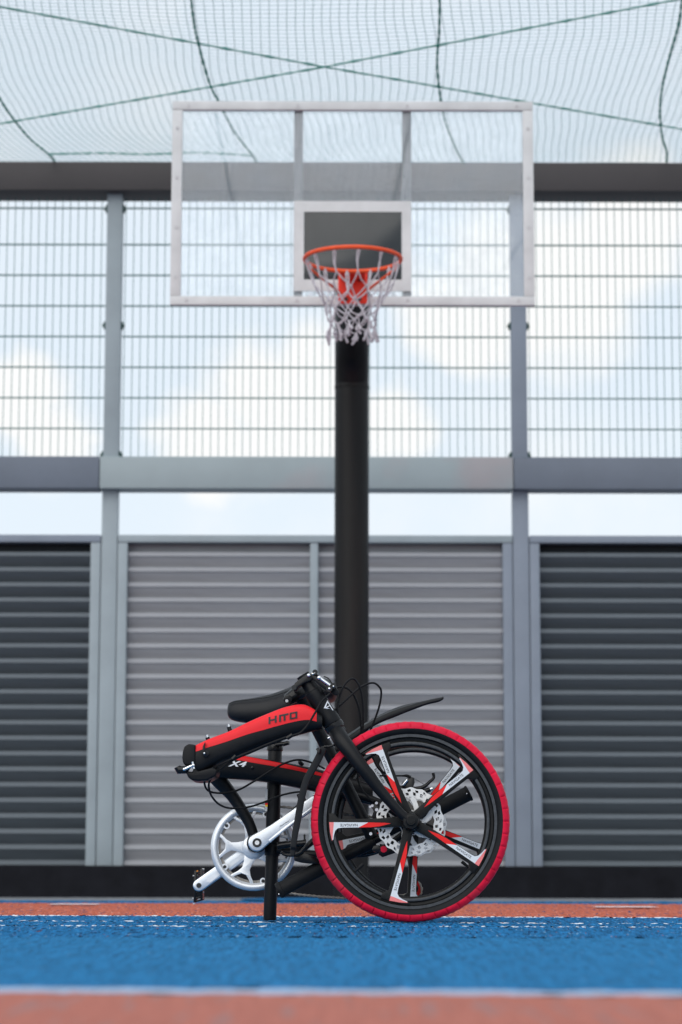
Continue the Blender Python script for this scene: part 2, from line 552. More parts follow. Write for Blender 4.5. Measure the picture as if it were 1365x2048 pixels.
zone('blue_court', const(4.6), off(lineC, -.02), M['court_blue'], .006, .025, 'blue rubber crumb court in front of the bicycle')
zone('court_line', off(lineC, -.02), off(lineC, .02), M['court_white'], .006, .012, 'worn broken white line just in front of the bicycle')
zone('blue_court', off(lineC, .02), off(lineB, -.018), M['court_blue'], .006, .025, 'narrow blue band between the two thin white lines')
zone('court_line', off(lineB, -.018), off(lineB, .018), M['court_white_fresh'], .006, .012, 'worn white line passing under the bicycle')
zone('blue_court', off(lineB, .018), off(edge, -.03), M['court_blue'], .006, .03, 'blue band under the bicycle')
zone('court_line', off(edge, -.03), off(edge, .045), M['court_white_fresh'], .006, .02, 'white line between blue band and far orange strip')
zone('orange_court', off(edge, .045), const(11.1), M['court_orange'], .007, .05, 'orange red rubber crumb strip behind the bicycle')
zone('blue_court', const(11.1), const(12.45), M['court_blue'], .015, .08, 'narrow blue strip in front of the wall')
zone('concrete_apron', const(12.45), const(14.6), M['concrete'], .03, .15, 'grey concrete strip at the foot of the wall', amp=.001)
g = MB()
g.add([(-400, -200, -.03), (400, -200, -.03), (400, 900, -.03), (-400, 900, -.03)], [(0, 1, 2, 3)])
go = g.build('ground', M['concrete'], smooth=False)
go['kind'] = 'structure'
# blue patch painted round the foot of the pole
pc = onground(640, 1800)
pm = MB()
ring = [(pc.x + .42 * math.cos(a), 12.9 + 1.15 * math.sin(a), 0.004) for a in [2 * math.pi * i / 40 for i in range(40)]]
pm.add(ring, [tuple(range(40))])
po = pm.build('blue_court', M['court_blue'], smooth=False)
po['kind'] = 'structure'
po['label'] = 'round blue patch at the foot of the hoop pole'

for (px, py, w_) in ((150, 1810.5, .20), (1250, 1816, .24)):
    c_ = onground(px, py)
    m_ = MB()
    m_.add([(c_.x - w_ / 2, c_.y - .12, .004), (c_.x + w_ / 2, c_.y - .12, .004), (c_.x + w_ / 2, c_.y + .12, .004), (c_.x - w_ / 2, c_.y + .12, .004)], [(0, 1, 2, 3)])
    o = m_.build('court_line', M['court_white_fresh'], smooth=False)
    tag(o, 'short white mark at the far edge of the orange strip', kind='structure')

# ================================================================ WALL, FENCE, BEAMS
WY = 14.60                              # front plane of posts and rails
S = WY * math.cos(PITCH) / F
def wx(px, py=1050, Y=WY): return at(px, py, Y).x
def wz(py, Y=WY): return at(CX, py, Y).z
xl, xr = wx(219), wx(1042.5)
pitch_x = xr - xl
post_x = [xl - pitch_x, xl, xr, xr + pitch_x]
PW = 0.049
z_plinth = wz(1733)
z_hd0, z_hd1 = wz(1086), wz(1070)        # louvre head
z_r0, z_r1 = wz(980), wz(919)            # rail
z_b0, z_b1 = wz(386), wz(329)            # top beam
print('heights', z_plinth, z_hd0, z_hd1, z_r0, z_r1, z_b0, z_b1, 'bay', pitch_x)

pl = MB()
pl.box((post_x[0] - .3, WY - .06, -.05), (post_x[3] + .3, WY + .5, z_plinth))
o = pl.build('kerb', M['plinth'], smooth=False, bevel=.008)
tag(o, 'dark concrete kerb along the foot of the louvred wall', kind='structure')

post_labels = ['pale grey steel post outside the dark louvre bay, far left', 'pale grey steel post left of the backboard, beside the dark louvres',
               'slate grey steel post rising behind the right end of the backboard', 'slate grey steel post beyond the dark louvre bay, far right']
for i, x in enumerate(post_x):
    pale = i < 2
    t = thing('steel_post', post_labels[i], 'post', (x, WY, z_plinth), 'steel posts of the fence')
    b = MB()
    b.box((x - PW, WY + .012, z_plinth), (x + PW, WY + .11, z_r0))
    b.build('lower_shaft', M['steel_pale' if pale else 'steel_mid'], t, bevel=.006)
    b = MB()
    b.box((x - PW * .98, WY + .012, z_r1), (x + PW * .98, WY + .11, z_b0))
    b.build('upper_shaft', M['steel_pale' if pale else 'steel_mid'], t, bevel=.006)
    for zz in (wz(648), wz(908), wz(414)):
        for s in (-1, 1):
            c = MB()
            c.box((x + s * (PW + .001), WY + .03, zz - .022), (x + s * (PW + .011), WY + .08, zz + .022))
            c.cyl((x + s * (PW + .011), WY + .05, zz), (x + s * (PW + .021), WY + .05, zz), .010, 8)
            c.build('panel_clip', M['clip'], t, bevel=.003)

seams = [post_x[0] - .3, wx(200.5, 950), wx(1026.5, 950), post_x[3] + .3]
for i in range(3):
    t = MB()
    t.box((seams[i] + (.002 if i else 0), WY - .055, z_r0), (seams[i + 1] - .002, WY + .13, z_r1))
    t.box((seams[i] + (.002 if i else 0), WY - .035, z_r1), (seams[i + 1] - .002, WY + .12, z_r1 + .012))
    o = t.build('rail_beam', M['rail_pale' if i == 1 else 'rail_mid'], bevel=.006)
    tag(o, ['slate grey rail beam over the dark louvres, pale post side', 'pale grey rail beam with pinkish stains crossing behind the hoop pole',
            'slate grey rail beam over the dark louvres, backboard right side'][i], 'beam', 'rail beams under the mesh fence')
t = MB()
t.box((post_x[0] - .3, WY - .06, z_b0), (post_x[3] + .3, WY + .20, z_b1))
o = t.build('top_beam', M['beam_dark'], bevel=.006)
tag(o, 'dark brown beam along the top of the mesh fence, under the net', 'beam')

# mesh fence panels: every wire a part
YF = WY + .07
z_top, z_bot = z_b0 - .01, z_r1 + .012
zw = [wz(411)] + [wz(484 + 61.6 * k) for k in range(7)]
wire_len = z_top - z_bot
def wire_mesh(n, L, r, name, axis):
    b = MB()
    d = Vector((L / 2, 0, 0)) if axis == 'x' else Vector((0, 0, L / 2))
    b.cyl(-d, d, r, 6)
    o = b.build(name, M['wire'])
    me = o.data
    bpy.data.objects.remove(o)
    return me
vme = wire_mesh(6, wire_len, .0025, 'upright_wire', 'z')
bay_w = pitch_x - 2 * PW
hme = wire_mesh(6, bay_w - .01, .0031, 'cross_wire', 'x')
panel_labels = ['green wire mesh fence panel over the pale rail end and dark louvres', 'green wire mesh fence panel directly behind the hoop and backboard',
                'green wire mesh fence panel beyond the backboard over slate rail']
for i in range(3):
    xa, xb = post_x[i] + PW, post_x[i + 1] - PW
    t = thing('mesh_fence_panel', panel_labels[i], 'fence panel', ((xa + xb) / 2, YF, z_bot), 'wire mesh fence panels')
    n = int((xb - xa - .03) / .0492)
    for k in range(n + 1):
        o = bpy.data.objects.new('upright_wire', vme)
        COL.objects.link(o)
        o.parent = t
        o.location = (xa + .018 + k * .0492 - t.location.x + random.uniform(-.001, .001), 0, (z_top - z_bot) / 2)
    for z in zw:
        for s in (-1, 1):
            o = bpy.data.objects.new('cross_wire', hme)
            COL.objects.link(o)
            o.parent = t
            o.location = (0, s * .0078, z - z_bot)

# louvre bays
z0, z1 = z_plinth, z_hd0
nsl = 21
LIP0, LIP1 = wz(1723), wz(1103.5)
PITCHZ = (LIP1 - LIP0) / (nsl - 1)
LY = WY + .020
def slat_mesh(L, mat, deep):
    """Folded blade: upright lip, then a face leaning back and down to the next lip."""
    b = MB()
    H = PITCHZ
    lip = .0245
    prof = [(0, 0), (0, -lip), (.010, -lip - .004), (deep, -H + .006), (deep, -H - .004), (deep + .002, -H - .004), (deep + .004, -lip), (.004, .0)]
    n = len(prof)
    vs = [(-L / 2, y, z) for y, z in prof] + [(L / 2, y, z) for y, z in prof]
    b.add(vs, [tuple(range(n - 1, -1, -1)), tuple(range(n, 2 * n))] + [(i, (i + 1) % n, n + (i + 1) % n, n + i) for i in range(n)])
    o = b.build('slat', mat, smooth=False, origin=(0, 0, 0))
    me = o.data
    bpy.data.objects.remove(o)
    return me
JW = wx(203, 1100) - wx(183.5, 1100)
bay_lbl = ['dark grey louvred wall panel beside the pale steel post', 'pale grey louvred wall panel with centre mullion behind the hoop pole', 'dark grey louvred wall panel beyond the slate post, behind the wheel side']
for i in range(3):
    xa, xb = post_x[i] + PW + .004, post_x[i + 1] - PW - .004
    pale = i == 1
    t = thing('louvre_panel', bay_lbl[i], 'louvre wall', ((xa + xb) / 2, LY, z0), 'louvred wall panels')
    ml, mr_ = (M['steel_pale'], M['steel_pale']) if i == 0 else ((M['steel_pale'], M['steel_mid']) if i == 1 else (M['steel_mid'], M['steel_mid']))
    fr = MB()
    fr.box((xa, LY - .012, z0), (xa + JW, LY + .09, z1 + .002))
    fr.build('jamb', ml, t, bevel=.004)
    fr = MB()
    fr.box((xb - JW, LY - .012, z0), (xb, LY + .09, z1 + .002))
    fr.build('jamb', mr_, t, bevel=.004)
    fr = MB()
    fr.box((xa, LY - .016, z1 + .004), (xb, LY + .09, z_hd1))
    fr.build('head_rail', M['steel_pale'] if pale else M['steel_mid'], t, bevel=.004)
    if pale:
        mxa, mxb = wx(620, 1300), wx(636, 1300)
    else:
        mxa, mxb = (xa + xb) / 2 - .025, (xa + xb) / 2 + .025
    fr = MB()
    fr.box((mxa, LY - .010, z0), (mxb, LY + .09, z1 + .002))
    fr.build('mullion', M['steel_pale'] if pale else M['steel_mid'], t, bevel=.004)
    bk = MB()
    bk.box((xa + .002, LY + .094, z0), (xb - .002, LY + .10, z_hd1 - .01))
    bk.build('backing_sheet', M['slat_pale' if pale else 'backing'], t, smooth=False)  # side bays: sheet added to paint the dark interior behind open slats
    for (u, v) in ((xa + JW, mxa), (mxb, xb - JW)):
        me = slat_mesh(v - u - .003, M['slat_pale'] if pale else M['slat_dark'], .042 if pale else .074)
        for k in range(nsl):
            o = bpy.data.objects.new('slat', me)
            COL.objects.link(o)
            o.parent = t
            o.location = ((u + v) / 2 - t.location.x, .016 + random.uniform(-.0015, .0015), (LIP0 + k * PITCHZ) - t.location.z)

# ================================================================ OVERHEAD NET
def net_z(x, y):
    """The net hangs from the top beam and sags a little between its ropes."""
    d = WY + .02 - y
    return z_b1 + .012 - .10 * math.sin(min(d, 3.2) / 3.2 * math.pi) * (0.6 + .4 * math.cos(x * 1.3)) + 0.012 * d + .02 * noise.noise(Vector((x * .9, y * .9, 3)))
def net_x(x, y):
    d = WY - y
    return x + .10 * noise.noise(Vector((x * .35 + 5, y * .55, 1))) + .035 * noise.noise(Vector((x * 1.1, y * 1.6, 9))) + .26 * math.exp(-d / .8) * (.62 - .38 * math.tanh(x * .9))
CELL = .046
x0, x1, y0n, y1n = -4.0, 4.0, 4.2, WY + .02
ny = int((y1n - y0n) / CELL)
nx = int((x1 - x0) / CELL)
ys = np.linspace(y1n, y0n, ny)
xs = np.linspace(x0, x1, nx)
G = np.zeros((ny, nx, 3))
for a in range(ny):
    for b in range(nx):
        G[a, b] = (net_x(xs[b], ys[a]), ys[a] + .006 * noise.noise(Vector((xs[b] * 3, ys[a] * 3, 7))), 0)
for a in range(ny):
    for b in range(nx):
        G[a, b, 2] = net_z(G[a, b, 0], ys[a])
def strips(G, step, r, axis):
    """Thin three-sided strands along one axis of the grid."""
    vs, fs = [], []
    A = G if axis == 0 else G.transpose(1, 0, 2)
    n0 = A.shape[0]
    idx = list(range(0, n0, step))
    if idx[-1] != n0 - 1: idx.append(n0 - 1)
    base = 0
    offs = [(math.cos(q), math.sin(q)) for q in (math.pi / 2, math.pi * 7 / 6, math.pi * 11 / 6)]
    for j in range(A.shape[1]):
        P = A[idx, j]
        for c, s in offs:
            Q = P.copy()
            Q[:, 0 if axis == 0 else 1] += c * r
            Q[:, 2] += s * r
            vs.append(Q)
        m = len(idx)
        for k in range(3):
            k2 = (k + 1) % 3
            a = base + k * m + np.arange(m - 1)
            b = base + k2 * m + np.arange(m - 1)
            fs.append(np.stack([a, a + 1, b + 1, b], -1))
        base += 3 * m
    return np.concatenate(vs), np.concatenate(fs)
v1, f1 = strips(G, 3, .0016, 0)
v2, f2 = strips(G, 4, .0014, 1)
co = np.concatenate([v1, v2])
q = np.concatenate([f1, f2 + len(v1)])
me = bpy.data.meshes.new('netting')
me.vertices.add(len(co)); me.vertices.foreach_set('co', (co - np.array([0, 10, z_b1])).ravel())
me.loops.add(q.size); me.loops.foreach_set('vertex_index', q.ravel().astype(np.int32))
me.polygons.add(len(q)); me.polygons.foreach_set('loop_start', np.arange(0, q.size, 4, dtype=np.int32))
me.update(); me.validate()
me.materials.append(M['netting'])
nt_ = thing('overhead_net', 'fine green net stretched over the court above the backboard', 'net', (0, 10, z_b1))
o = bpy.data.objects.new('netting', me)
COL.objects.link(o)
o.parent = nt_
o['kind'] = 'stuff'
def on_net(px, py):
    Y = 12.5
    for _ in range(30):
        p = at(px, py, Y)
        e = p.z - net_z(p.x, Y)
        Y -= e / (p.z / Y)
    p = at(px, py, Y)
    p.z -= .006
    return p
def twisted(mb, pts, r, lump=.35):
    P = [Vector(p) for p in spline([tuple(p) for p in pts], 14)]
    L = len(P)
    mb.tube(P, [r * (1 + lump * math.sin(i * 1.9) + random.uniform(-.15, .15)) for i in range(L)], 6)
seam_px = [[(380, -30), (388, 40), (398, 88), (420, 165), (440, 205), (470, 262), (508, 312), (517, 327)],
           [(880, -30), (879, 60), (875, 120), (881, 190), (893, 245), (915, 300), (930, 327)],
           [(1368, -30), (1358, 45), (1340, 110), (1326, 170), (1321, 215), (1325, 270), (1334, 300), (1334, 328)],
           [(-45, 110), (0, 195), (26, 234), (60, 275), (97, 306), (113, 324)]]
for sp in seam_px:
    b = MB()
    pts = [on_net(*p) for p in sp]
    d0 = pts[0] - pts[1]
    far = pts[0] + d0.normalized() * 6.0
    far = Vector((far.x, max(4.5, far.y), 0)); far.z = net_z(far.x, far.y) - .006
    twisted(b, pts, .0064)
    b.tube([far, pts[0]], .0065, 6)
    b.build('seam_rope', M['rope'], nt_)
b = MB()
twisted(b, [on_net(x, y) for x, y in ((97, 306), (200, 304), (300, 306), (400, 303), (508, 309))], .0045)
b.build('seam_rope', M['rope'], nt_)
b = MB()
pts = [Vector((x, y1n - .01, z_b1 + .004 + .004 * math.sin(x * 37))) for x in np.linspace(-4, 4, 160)]
b.tube(pts, [.006 * (1 + .5 * math.sin(i * 2.1)) for i in range(160)], 6)
b.build('border_rope', M['rope'], nt_)
cab = [((-60, -2), (640, 128), (1430, 266), 'thin dark cable falling from the top left edge toward the right beam end'),
       ((-60, 252), (640, 129), (1430, -22), 'thin dark cable rising from the left beam end toward the top right edge')]
for k, (a, m_, c, lab) in enumerate(cab):
    b = MB()
    A, C_ = on_net(*a), on_net(*c)
    pts = [A.lerp(C_, i / 60) for i in range(61)]
    # one cable sags under the net, both touch it where they cross
    pts = [Vector((p.x, p.y, net_z(p.x, p.y) - .012 - .006 * k)) for p in pts]
    # let the cable follow the straight photo line on the net
    pts = []
    for i in range(71):
        u = i / 70
        px = a[0] + (c[0] - a[0]) * u
        py = (a[1] + (m_[1] - a[1]) * (px - a[0]) / (m_[0] - a[0])) if px < m_[0] else (m_[1] + (c[1] - m_[1]) * (px - m_[0]) / (c[0] - m_[0]))
        p = on_net(px, py)
        p.z -= .004 + .007 * k
        pts.append(p)
    b.tube(pts, [.0042 * (1 + (.5 if i % 4 == 0 else 0)) for i in range(71)], 6)
    o = b.build('support_cable', M['rope'])
    tag(o, lab, 'cable', 'crossing cables under the net')

# ================================================================ BASKETBALL HOOP
BY = 11.65
PY = 12.9
pb = at(703, 1799, PY)
hoop = thing('basketball_hoop', 'black pole with clear framed backboard, orange hoop and white net', 'basketball hoop', (pb.x, PY, 0))
px0 = at(705.5, 409, BY)
bx = px0.x
hw = .90
bz0, bz1 = at(705, 612.5, BY).z, at(705, 205.5, BY).z
fwid = 23 * BY / F * .985
b = MB()
b.box((bx - hw, BY - .03, bz0), (bx + hw, BY, bz0 + fwid * .82))
b.build('frame_rail', M['alu'], hoop, bevel=.003)
b = MB(); b.box((bx - hw, BY - .03, bz1 - fwid * .82), (bx + hw, BY, bz1)); b.build('frame_rail', M['alu'], hoop, bevel=.003)
for s in (-1, 1):
    b = MB()
    xx = sorted((bx + s * hw, bx + s * (hw - fwid * .95)))
    b.box((xx[0], BY - .029, bz0 + fwid * .82 + .001), (xx[1], BY, bz1 - fwid * .82 - .001))
    b.build('frame_stile', M['alu'], hoop, bevel=.003)
for u in np.linspace(-.82, .82, 4):
    for z in (bz0 + .025, bz1 - .025):
        MB().cyl((bx + u, BY - .034, z), (bx + u, BY - .0295, z), .008, 10).build('frame_bolt', M['bolt_grey'], hoop)
for z in np.linspace(bz0 + .14, bz1 - .14, 4):
    for s in (-1, 1):
        MB().cyl((bx + s * (hw - .026), BY - .033, z), (bx + s * (hw - .026), BY - .0285, z), .008, 10).build('frame_bolt', M['bolt_grey'], hoop)
b = MB(); b.box((bx - hw + .03, BY - .004, bz0 + .03), (bx + hw - .03, BY + .004, bz1 - .03))
gl_o = b.build('backboard_pane', M['glass'], hoop, smooth=False)
# target square
sx0, sx1 = at(588, 500, BY - .03).x, at(823, 500, BY - .03).x
sz0, sz1 = at(705, 583, BY).z, at(705, 403, BY).z
ix0, ix1 = at(608, 500, BY).x, at(804, 500, BY).x
iz0, iz1 = at(705, 560, BY).z, at(705, 424.5, BY).z
YS = BY - .012
b = MB()
b.box((sx0, YS, iz1), (sx1, BY - .005, sz1)); b.box((sx0, YS, sz0), (sx1, BY - .005, iz0))
b.box((sx0, YS, iz0), (ix0, BY - .005, iz1)); b.box((ix1, YS, iz0), (sx1, BY - .005, iz1))
b.build('target_square', M['alu'], hoop, smooth=False)
b = MB(); b.box((ix0 + .0005, BY - .008, iz0 + .0005), (ix1 - .0005, BY - .0045, iz1 - .0005))
b.build('mounting_plate', M['backplate'], hoop, bevel=.003)
for px in (597, 814):
    x = at(px, 400, BY + .03).x
    b = MB(); b.box((x - .022, BY + .008, bz0 + .01), (x + .022, BY + .05, bz1 - .02))
    b.build('back_strut', M['strut'], hoop, bevel=.003)
# hoop ring
RY = BY - .375 - .03
rc = at(706, 518, RY)
rc.z = rc.z
RR = .231
b = MB()
b.tube([(rc.x + RR * math.cos(a), RY + RR * math.sin(a), rc.z) for a in [2 * math.pi * i / 56 for i in range(56)]], .0098, 10, closed=True)
b.build('hoop_ring', M['hoop'], hoop)
hx0, hx1 = at(677, 580, BY).x, at(735, 580, BY).x
hz0, hz1 = at(705, 611, BY).z, at(705, 545, BY).z
b = MB()
b.box((hx0, BY - .05, hz0), (hx1, BY - .031, hz1))
b.box((hx0 + .01, RY + RR, rc.z - .012), (hx1 - .01, BY - .031, rc.z - .004))
hbk = b.build('hoop_bracket', M['bracket'], hoop, bevel=.003)
for u in (.27, .73):
    for z in (.72, .12):
        MB().cyl((hx0 + (hx1 - hx0) * u, BY - .058, hz0 + (hz1 - hz0) * z), (hx0 + (hx1 - hx0) * u, BY - .0505, hz0 + (hz1 - hz0) * z), .010, 8).build('bracket_bolt', M['bolt_dark'], hbk)
for s in (-1, 1):
    b = MB()
    b.tube([(rc.x + s * RR * .985, RY + .02, rc.z - .008), (rc.x + s * RR * .9, RY + .06, rc.z - .03), (rc.x + s * .05, BY - .055, hz0 + .045)], .0065, 8)
    b.build('hoop_brace', M['hoop'], hoop)
# net: twelve cords, knotted into diamonds, loose ends below
cords = MB()
lev = [(0, .222), (.095, .198), (.158, .166), (.210, .138), (.255, .118), (.292, .112), (.325, .110)]
pts = []
rn = random.Random(3)
for j, (dz, rr) in enumerate(lev):
    row = []
    for i in range(12):
        a = (i + (.5 if j >= 2 and j % 2 == 0 else 0)) * math.pi / 6 + .12 + rn.uniform(-.11, .11) * (j > 1)
        r = rr * (1 + rn.uniform(-.07, .07) * (j > 1))
        row.append(Vector((rc.x + r * math.cos(a), RY + r * math.sin(a), rc.z - .012 - dz + rn.uniform(-.012, .012) * (j > 1))))
    pts.append(row)
def cord(a, b, r=.0035, sag=.007):
    m = (a + b) / 2 + Vector((rn.uniform(-1, 1), rn.uniform(-1, 1), rn.uniform(-1.4, .2))) * sag
    cords.tube([a, m, b], r, 6)
for i in range(12):
    d = Vector((.006, 0, 0))
    cord(pts[0][i] + d, pts[1][i], .0038)
    cord(pts[0][i] - d, pts[1][i], .0038)
    cords.tube([pts[0][i] + Vector((0, 0, .012)), pts[0][i] - Vector((0, 0, .01))], .006, 6)
for j in range(1, 6):
    for i in range(12):
        if j % 2 == 1:
            n1, n2 = pts[j + 1][i], pts[j + 1][(i - 1) % 12]
        else:
            n1, n2 = pts[j + 1][i], pts[j + 1][(i + 1) % 12]
        cord(pts[j][i], n1); cord(pts[j][i], n2)
        cords.sphere(pts[j + 1][i], .0075, 6)
for i in range(12):
    p = pts[6][i]
    for k in range(3):
        L = rn.uniform(.02, .08)
        q = p + Vector((rn.uniform(-.02, .02), rn.uniform(-.02, .02), -L))
        cords.tube([p, (p + q) / 2 + Vector((rn.uniform(-.01, .01), 0, 0)), q], [.005, .006, .0065], 6)
cords.build('hoop_net', M['cord'], hoop)
# pole and goose neck
pr = 35.2 * PY * math.cos(PITCH) / F
b = MB()
zt = at(703, 776, PY).z
oct_ = [(pb.x, PY, -.02), (pb.x, PY, zt)]
b.tube(oct_, pr, 12)
b.build('pole', M['pole'], hoop)
b = MB(); b.cyl((pb.x, PY, zt - .004), (pb.x, PY, zt + .012), pr * 1.02, 32); b.build('pole_collar', M['pole'], hoop)
b = MB()
bend = [(pb.x, PY, zt + .012), (pb.x, PY - .015, zt + .06), (pb.x, PY - .10, zt + .17), (pb.x, PY - .28, zt + .27), (pb.x, PY - .55, zt + .34), (pb.x, BY + .06, zt + .46)]
b.tube([Vector(p) for p in spline(bend, 6)], pr * 1.0, 28)
b.build('goose_neck', M['pole'], hoop)
b = MB(); b.box((pb.x - .17, PY - .17, 0.003), (pb.x + .17, PY + .17, .018)); b.build('base_plate', M['pole'], hoop, bevel=.002)

# ================================================================ FOLDING BICYCLE
Y0 = 6.12                                # plane of the front half
YR = 6.40                                # plane of the rear half
s0 = mpp(Y0)
hub0 = at(821, 1643, Y0)
RW = hub0.z                              # wheel radius = hub height: the tyre stands on the ground
wl = RW / 195.0                          # metres per drawing unit of the wheel
bike = thing('folding_bicycle', 'folded black and red bicycle standing on the blue court before the pole', 'bicycle', (at(700, 1840, 6.2).x, 6.2, 0))

def build_wheel(c, label, disc_side):
    c = Vector(c)
    rim = MB()
    w = .0135
    prof = [(170.5, -w), (169.5, -w - .0022), (164, -w - .0022), (162.8, -w), (161.8, -w + .006), (157, -w + .007), (156, -w + .0025), (154.5, -w + .001), (149.5, -w + .001), (147, -w + .003), (145.5, -w + .008)]
    prof = prof + [(r_, -y_) for r_, y_ in reversed(prof)]
    mis = [0] * len(prof)
    mis[1] = 1; mis[7] = 1; mis[len(prof) - 3] = 1; mis[len(prof) - 9] = 1
    rim.lathe(c, [(r * wl, y) for r, y in prof], 128, closed=True, mis=mis)
    ro = rim.build('wheel', [M['rim'], M['rim_highlight']], bike, label=label, origin=c)
    # tyre: black carcass, red shoulders cut into blocks, black crown
    ty = MB()
    NS = 48 * 10
    K = 28
    rc_, rh, hw_ = 180.5 * wl, 14.5 * wl, .0215
    vs, fs, mi = [], [], []
    for j in range(NS):
        a = 2 * math.pi * j / NS
        gap = (j % 10) == 0
        for k in range(K):
            th = math.pi * 2 * k / K
            rr, yy = rc_ + rh * math.cos(th), hw_ * math.sin(th)
            shoulder = rr > 181 * wl and abs(yy) > .0085
            f_ = 1.0
            if shoulder: f_ = 1.03
            if gap and 182.5 * wl < rr < 191.5 * wl: f_ *= .87
            if rr <= 180 * wl: f_ = .985
            if abs(yy) <= .0085 and rr > rc_:
                f_ = 1.0 if ((j // 3) % 2) else .965
            vs.append((rc_ + rh * math.cos(th) * min(f_, 1.0 if rr > rc_ + rh * .9 else f_), yy * f_, a + (0.004 * (1 if th < math.pi else -1) if gap else 0)))
    base = [c + Vector((r * math.cos(a), y, r * math.sin(a))) for r, y, a in vs]
    for j in range(NS):
        for k in range(K):
            k2, j2 = (k + 1) % K, (j + 1) % NS
            thm = math.pi * 2 * (k + .5) / K
            rr, yy = rc_ + rh * math.cos(thm), hw_ * math.sin(thm)
            red = rr > 180.2 * wl and abs(yy) > .0060
            fs.append((j * K + k, j * K + k2, j2 * K + k2, j2 * K + k))
            mi.append(1 if red else 0)
    ty.v, ty.f, ty.m = base, fs, mi
    ty.build('tyre', [M['rubber'], M['red_rubber']], ro, weld=False)
    # five cast spokes with hooked feet
    def uv(ang, u, v, y):
        ca, sa = math.cos(ang), math.sin(ang)
        # u outward along the spoke, v counter-clockwise as seen from the camera
        return c + Vector(((u * ca - v * sa) * wl, y, (u * sa + v * ca) * wl))
    body = [(6, -11), (22, -9), (60, -5.5), (110, -4), (140, -4), (143, -8), (149, -15), (159, -15), (159, 30), (156, 46), (151.5, 42), (149.5, 30), (147, 21), (142, 15.5), (132, 13.8), (100, 13.4), (60, 12.6), (25, 11), (6, 11)]
    stick = [(39, 4.2), (60, 3.0), (82, 2.8)], [(78, 12.0), (60, 9.5)]
    first = None
    for k in range(5):
        ang = math.pi + k * 2 * math.pi / 5 + (R(2) if k else 0)
        b = MB()
        f = [uv(ang, u, v, -.0142) for u, v in body]
        g_ = [uv(ang, u, v, .0142) for u, v in body]
        b.prism(f, g_)
        b.build('spoke', M['rim'], ro, bevel=.0022)
        st = MB()
        yf, yb = -.0150, -.0145
        def pl_(poly, m):
            st.prism([uv(ang, u, v, yf) for u, v in poly], [uv(ang, u, v, yb) for u, v in poly], m)
        pl_([(38, 4.5), (50, 3.3), (82, 2.6), (101, 12.4), (78, 12.0), (60, 10.2)], 0)
        pl_([(82, 2.6), (149.5, 2.4), (149.6, 8), (151.0, 22), (152.0, 37), (150.4, 36), (149.2, 27), (146.4, 18.5), (141.5, 14), (132, 12.8), (101, 12.4)], 1)
        pl_([(149.5, 2.4), (158.6, 2.4), (156.6, 22), (152.8, 38.5), (152.0, 37), (151.0, 22), (149.6, 8)], 2)
        st.build('sticker', [M['sticker_red'], M['sticker_white'], M['sticker_pink']], ro, smooth=False)
        tv, tf = text_mesh('NAVIGATE')
        tm = MB()
        tm.add([uv(ang, 103 + 34 * a, 5.2 + 5.2 * b_, yf - .0005) for a, b_ in tv], tf)
        tm.build('lettering', M['ink'], ro, smooth=False)
    # hub
    hb = MB()
    hb.lathe(c, [(0.001, -.052), (5.5 * wl, -.052), (5.5 * wl, -.044), (8.5 * wl, -.043), (11 * wl, -.036), (11.5 * wl, -.034), (13.5 * wl, -.034), (17.5 * wl, -.036), (18.5 * wl, -.032), (19 * wl, -.016), (17 * wl, -.010), (17 * wl, .010), (19 * wl, .016), (18 * wl, .036), (6 * wl, .044), (5.5 * wl, .052), (.001, .052)], 40)
    hb.build('hub', M['rim'], ro)
    # brake disc: wavy slotted ring on five arms
    yd = .030 * disc_side
    ds = MB()
    n = 120
    def circ(r0, wav=0, k=30): return [((r0 + wav * math.sin(k * 2 * math.pi * i / n)) * wl) for i in range(n)]
    ro_, ri_ = circ(66, 1.3, 18), circ(47.5, .8, 18)
    # slots: leave out quads in two rows
    rows = [0, .18, .52, .60, .84, 1]
    vs, fs = [], []
    for i in range(n):
        a = 2 * math.pi * i / n
        for t in rows:
            r = ri_[i] * (1 - t) + ro_[i] * t
            aa = a + (t - .5) * .10
            vs.append(c + Vector((r * math.cos(aa), yd, r * math.sin(aa))))
    m_ = len(rows)
    for i in range(n):
        for k in range(m_ - 1):
            if k == 1 and i % 5 in (1, 2): continue
            if k == 3 and (i + 2) % 5 in (1, 2): continue
            i2 = (i + 1) % n
            fs.append((i * m_ + k, i * m_ + k + 1, i2 * m_ + k + 1, i2 * m_ + k))
    ds.add(vs, fs)
    for k in range(6):
        a0 = k * math.pi / 3
        arm = [(20, -.32), (20, .02), (34, .34), (48.5, .55), (48.5, .30), (35, .02)]
        ds.add([c + Vector((r * wl * math.cos(a0 + q), yd, r * wl * math.sin(a0 + q))) for r, q in arm], [tuple(range(6))])
    ds.lathe(c, [(12 * wl, yd), (23 * wl, yd)], 40)
    # give the sheet its thickness
    base_v, base_f = list(ds.v), list(ds.f)
    do = ds.build('brake_disc', M['disc'], ro, smooth=False)
    md = do.modifiers.new('thickness', 'SOLIDIFY')
    md.thickness = .002
    md.offset = 0
    dc = MB()
    dc.cyl(c + Vector((0, yd - .006 * disc_side, 0)), c + Vector((0, yd + .006 * disc_side, 0)), 21 * wl, 28)
    dc.build('disc_carrier', M['rim'], ro)
    # valve
    va = R(-138) if disc_side > 0 else R(-50)
    vb = MB()
    e = Vector((math.cos(va), 0, math.sin(va)))
    vb.cyl(c + e * 146 * wl, c + e * 128 * wl, .0038, 10)
    vb.cyl(c + e * 134 * wl, c + e * 124 * wl, .0046, 10)
    vb.build('valve', M['rubber'], ro)
    return ro

wheel_front = build_wheel(hub0, 'front wheel nearest the camera', 1)
hubR = Vector((at(828, 1650, YR).x, YR, RW))
wheel_rear = build_wheel(hubR, 'rear wheel hidden behind the front wheel', -1)
wheel_rear.rotation_euler = (0, R(-12), 0)

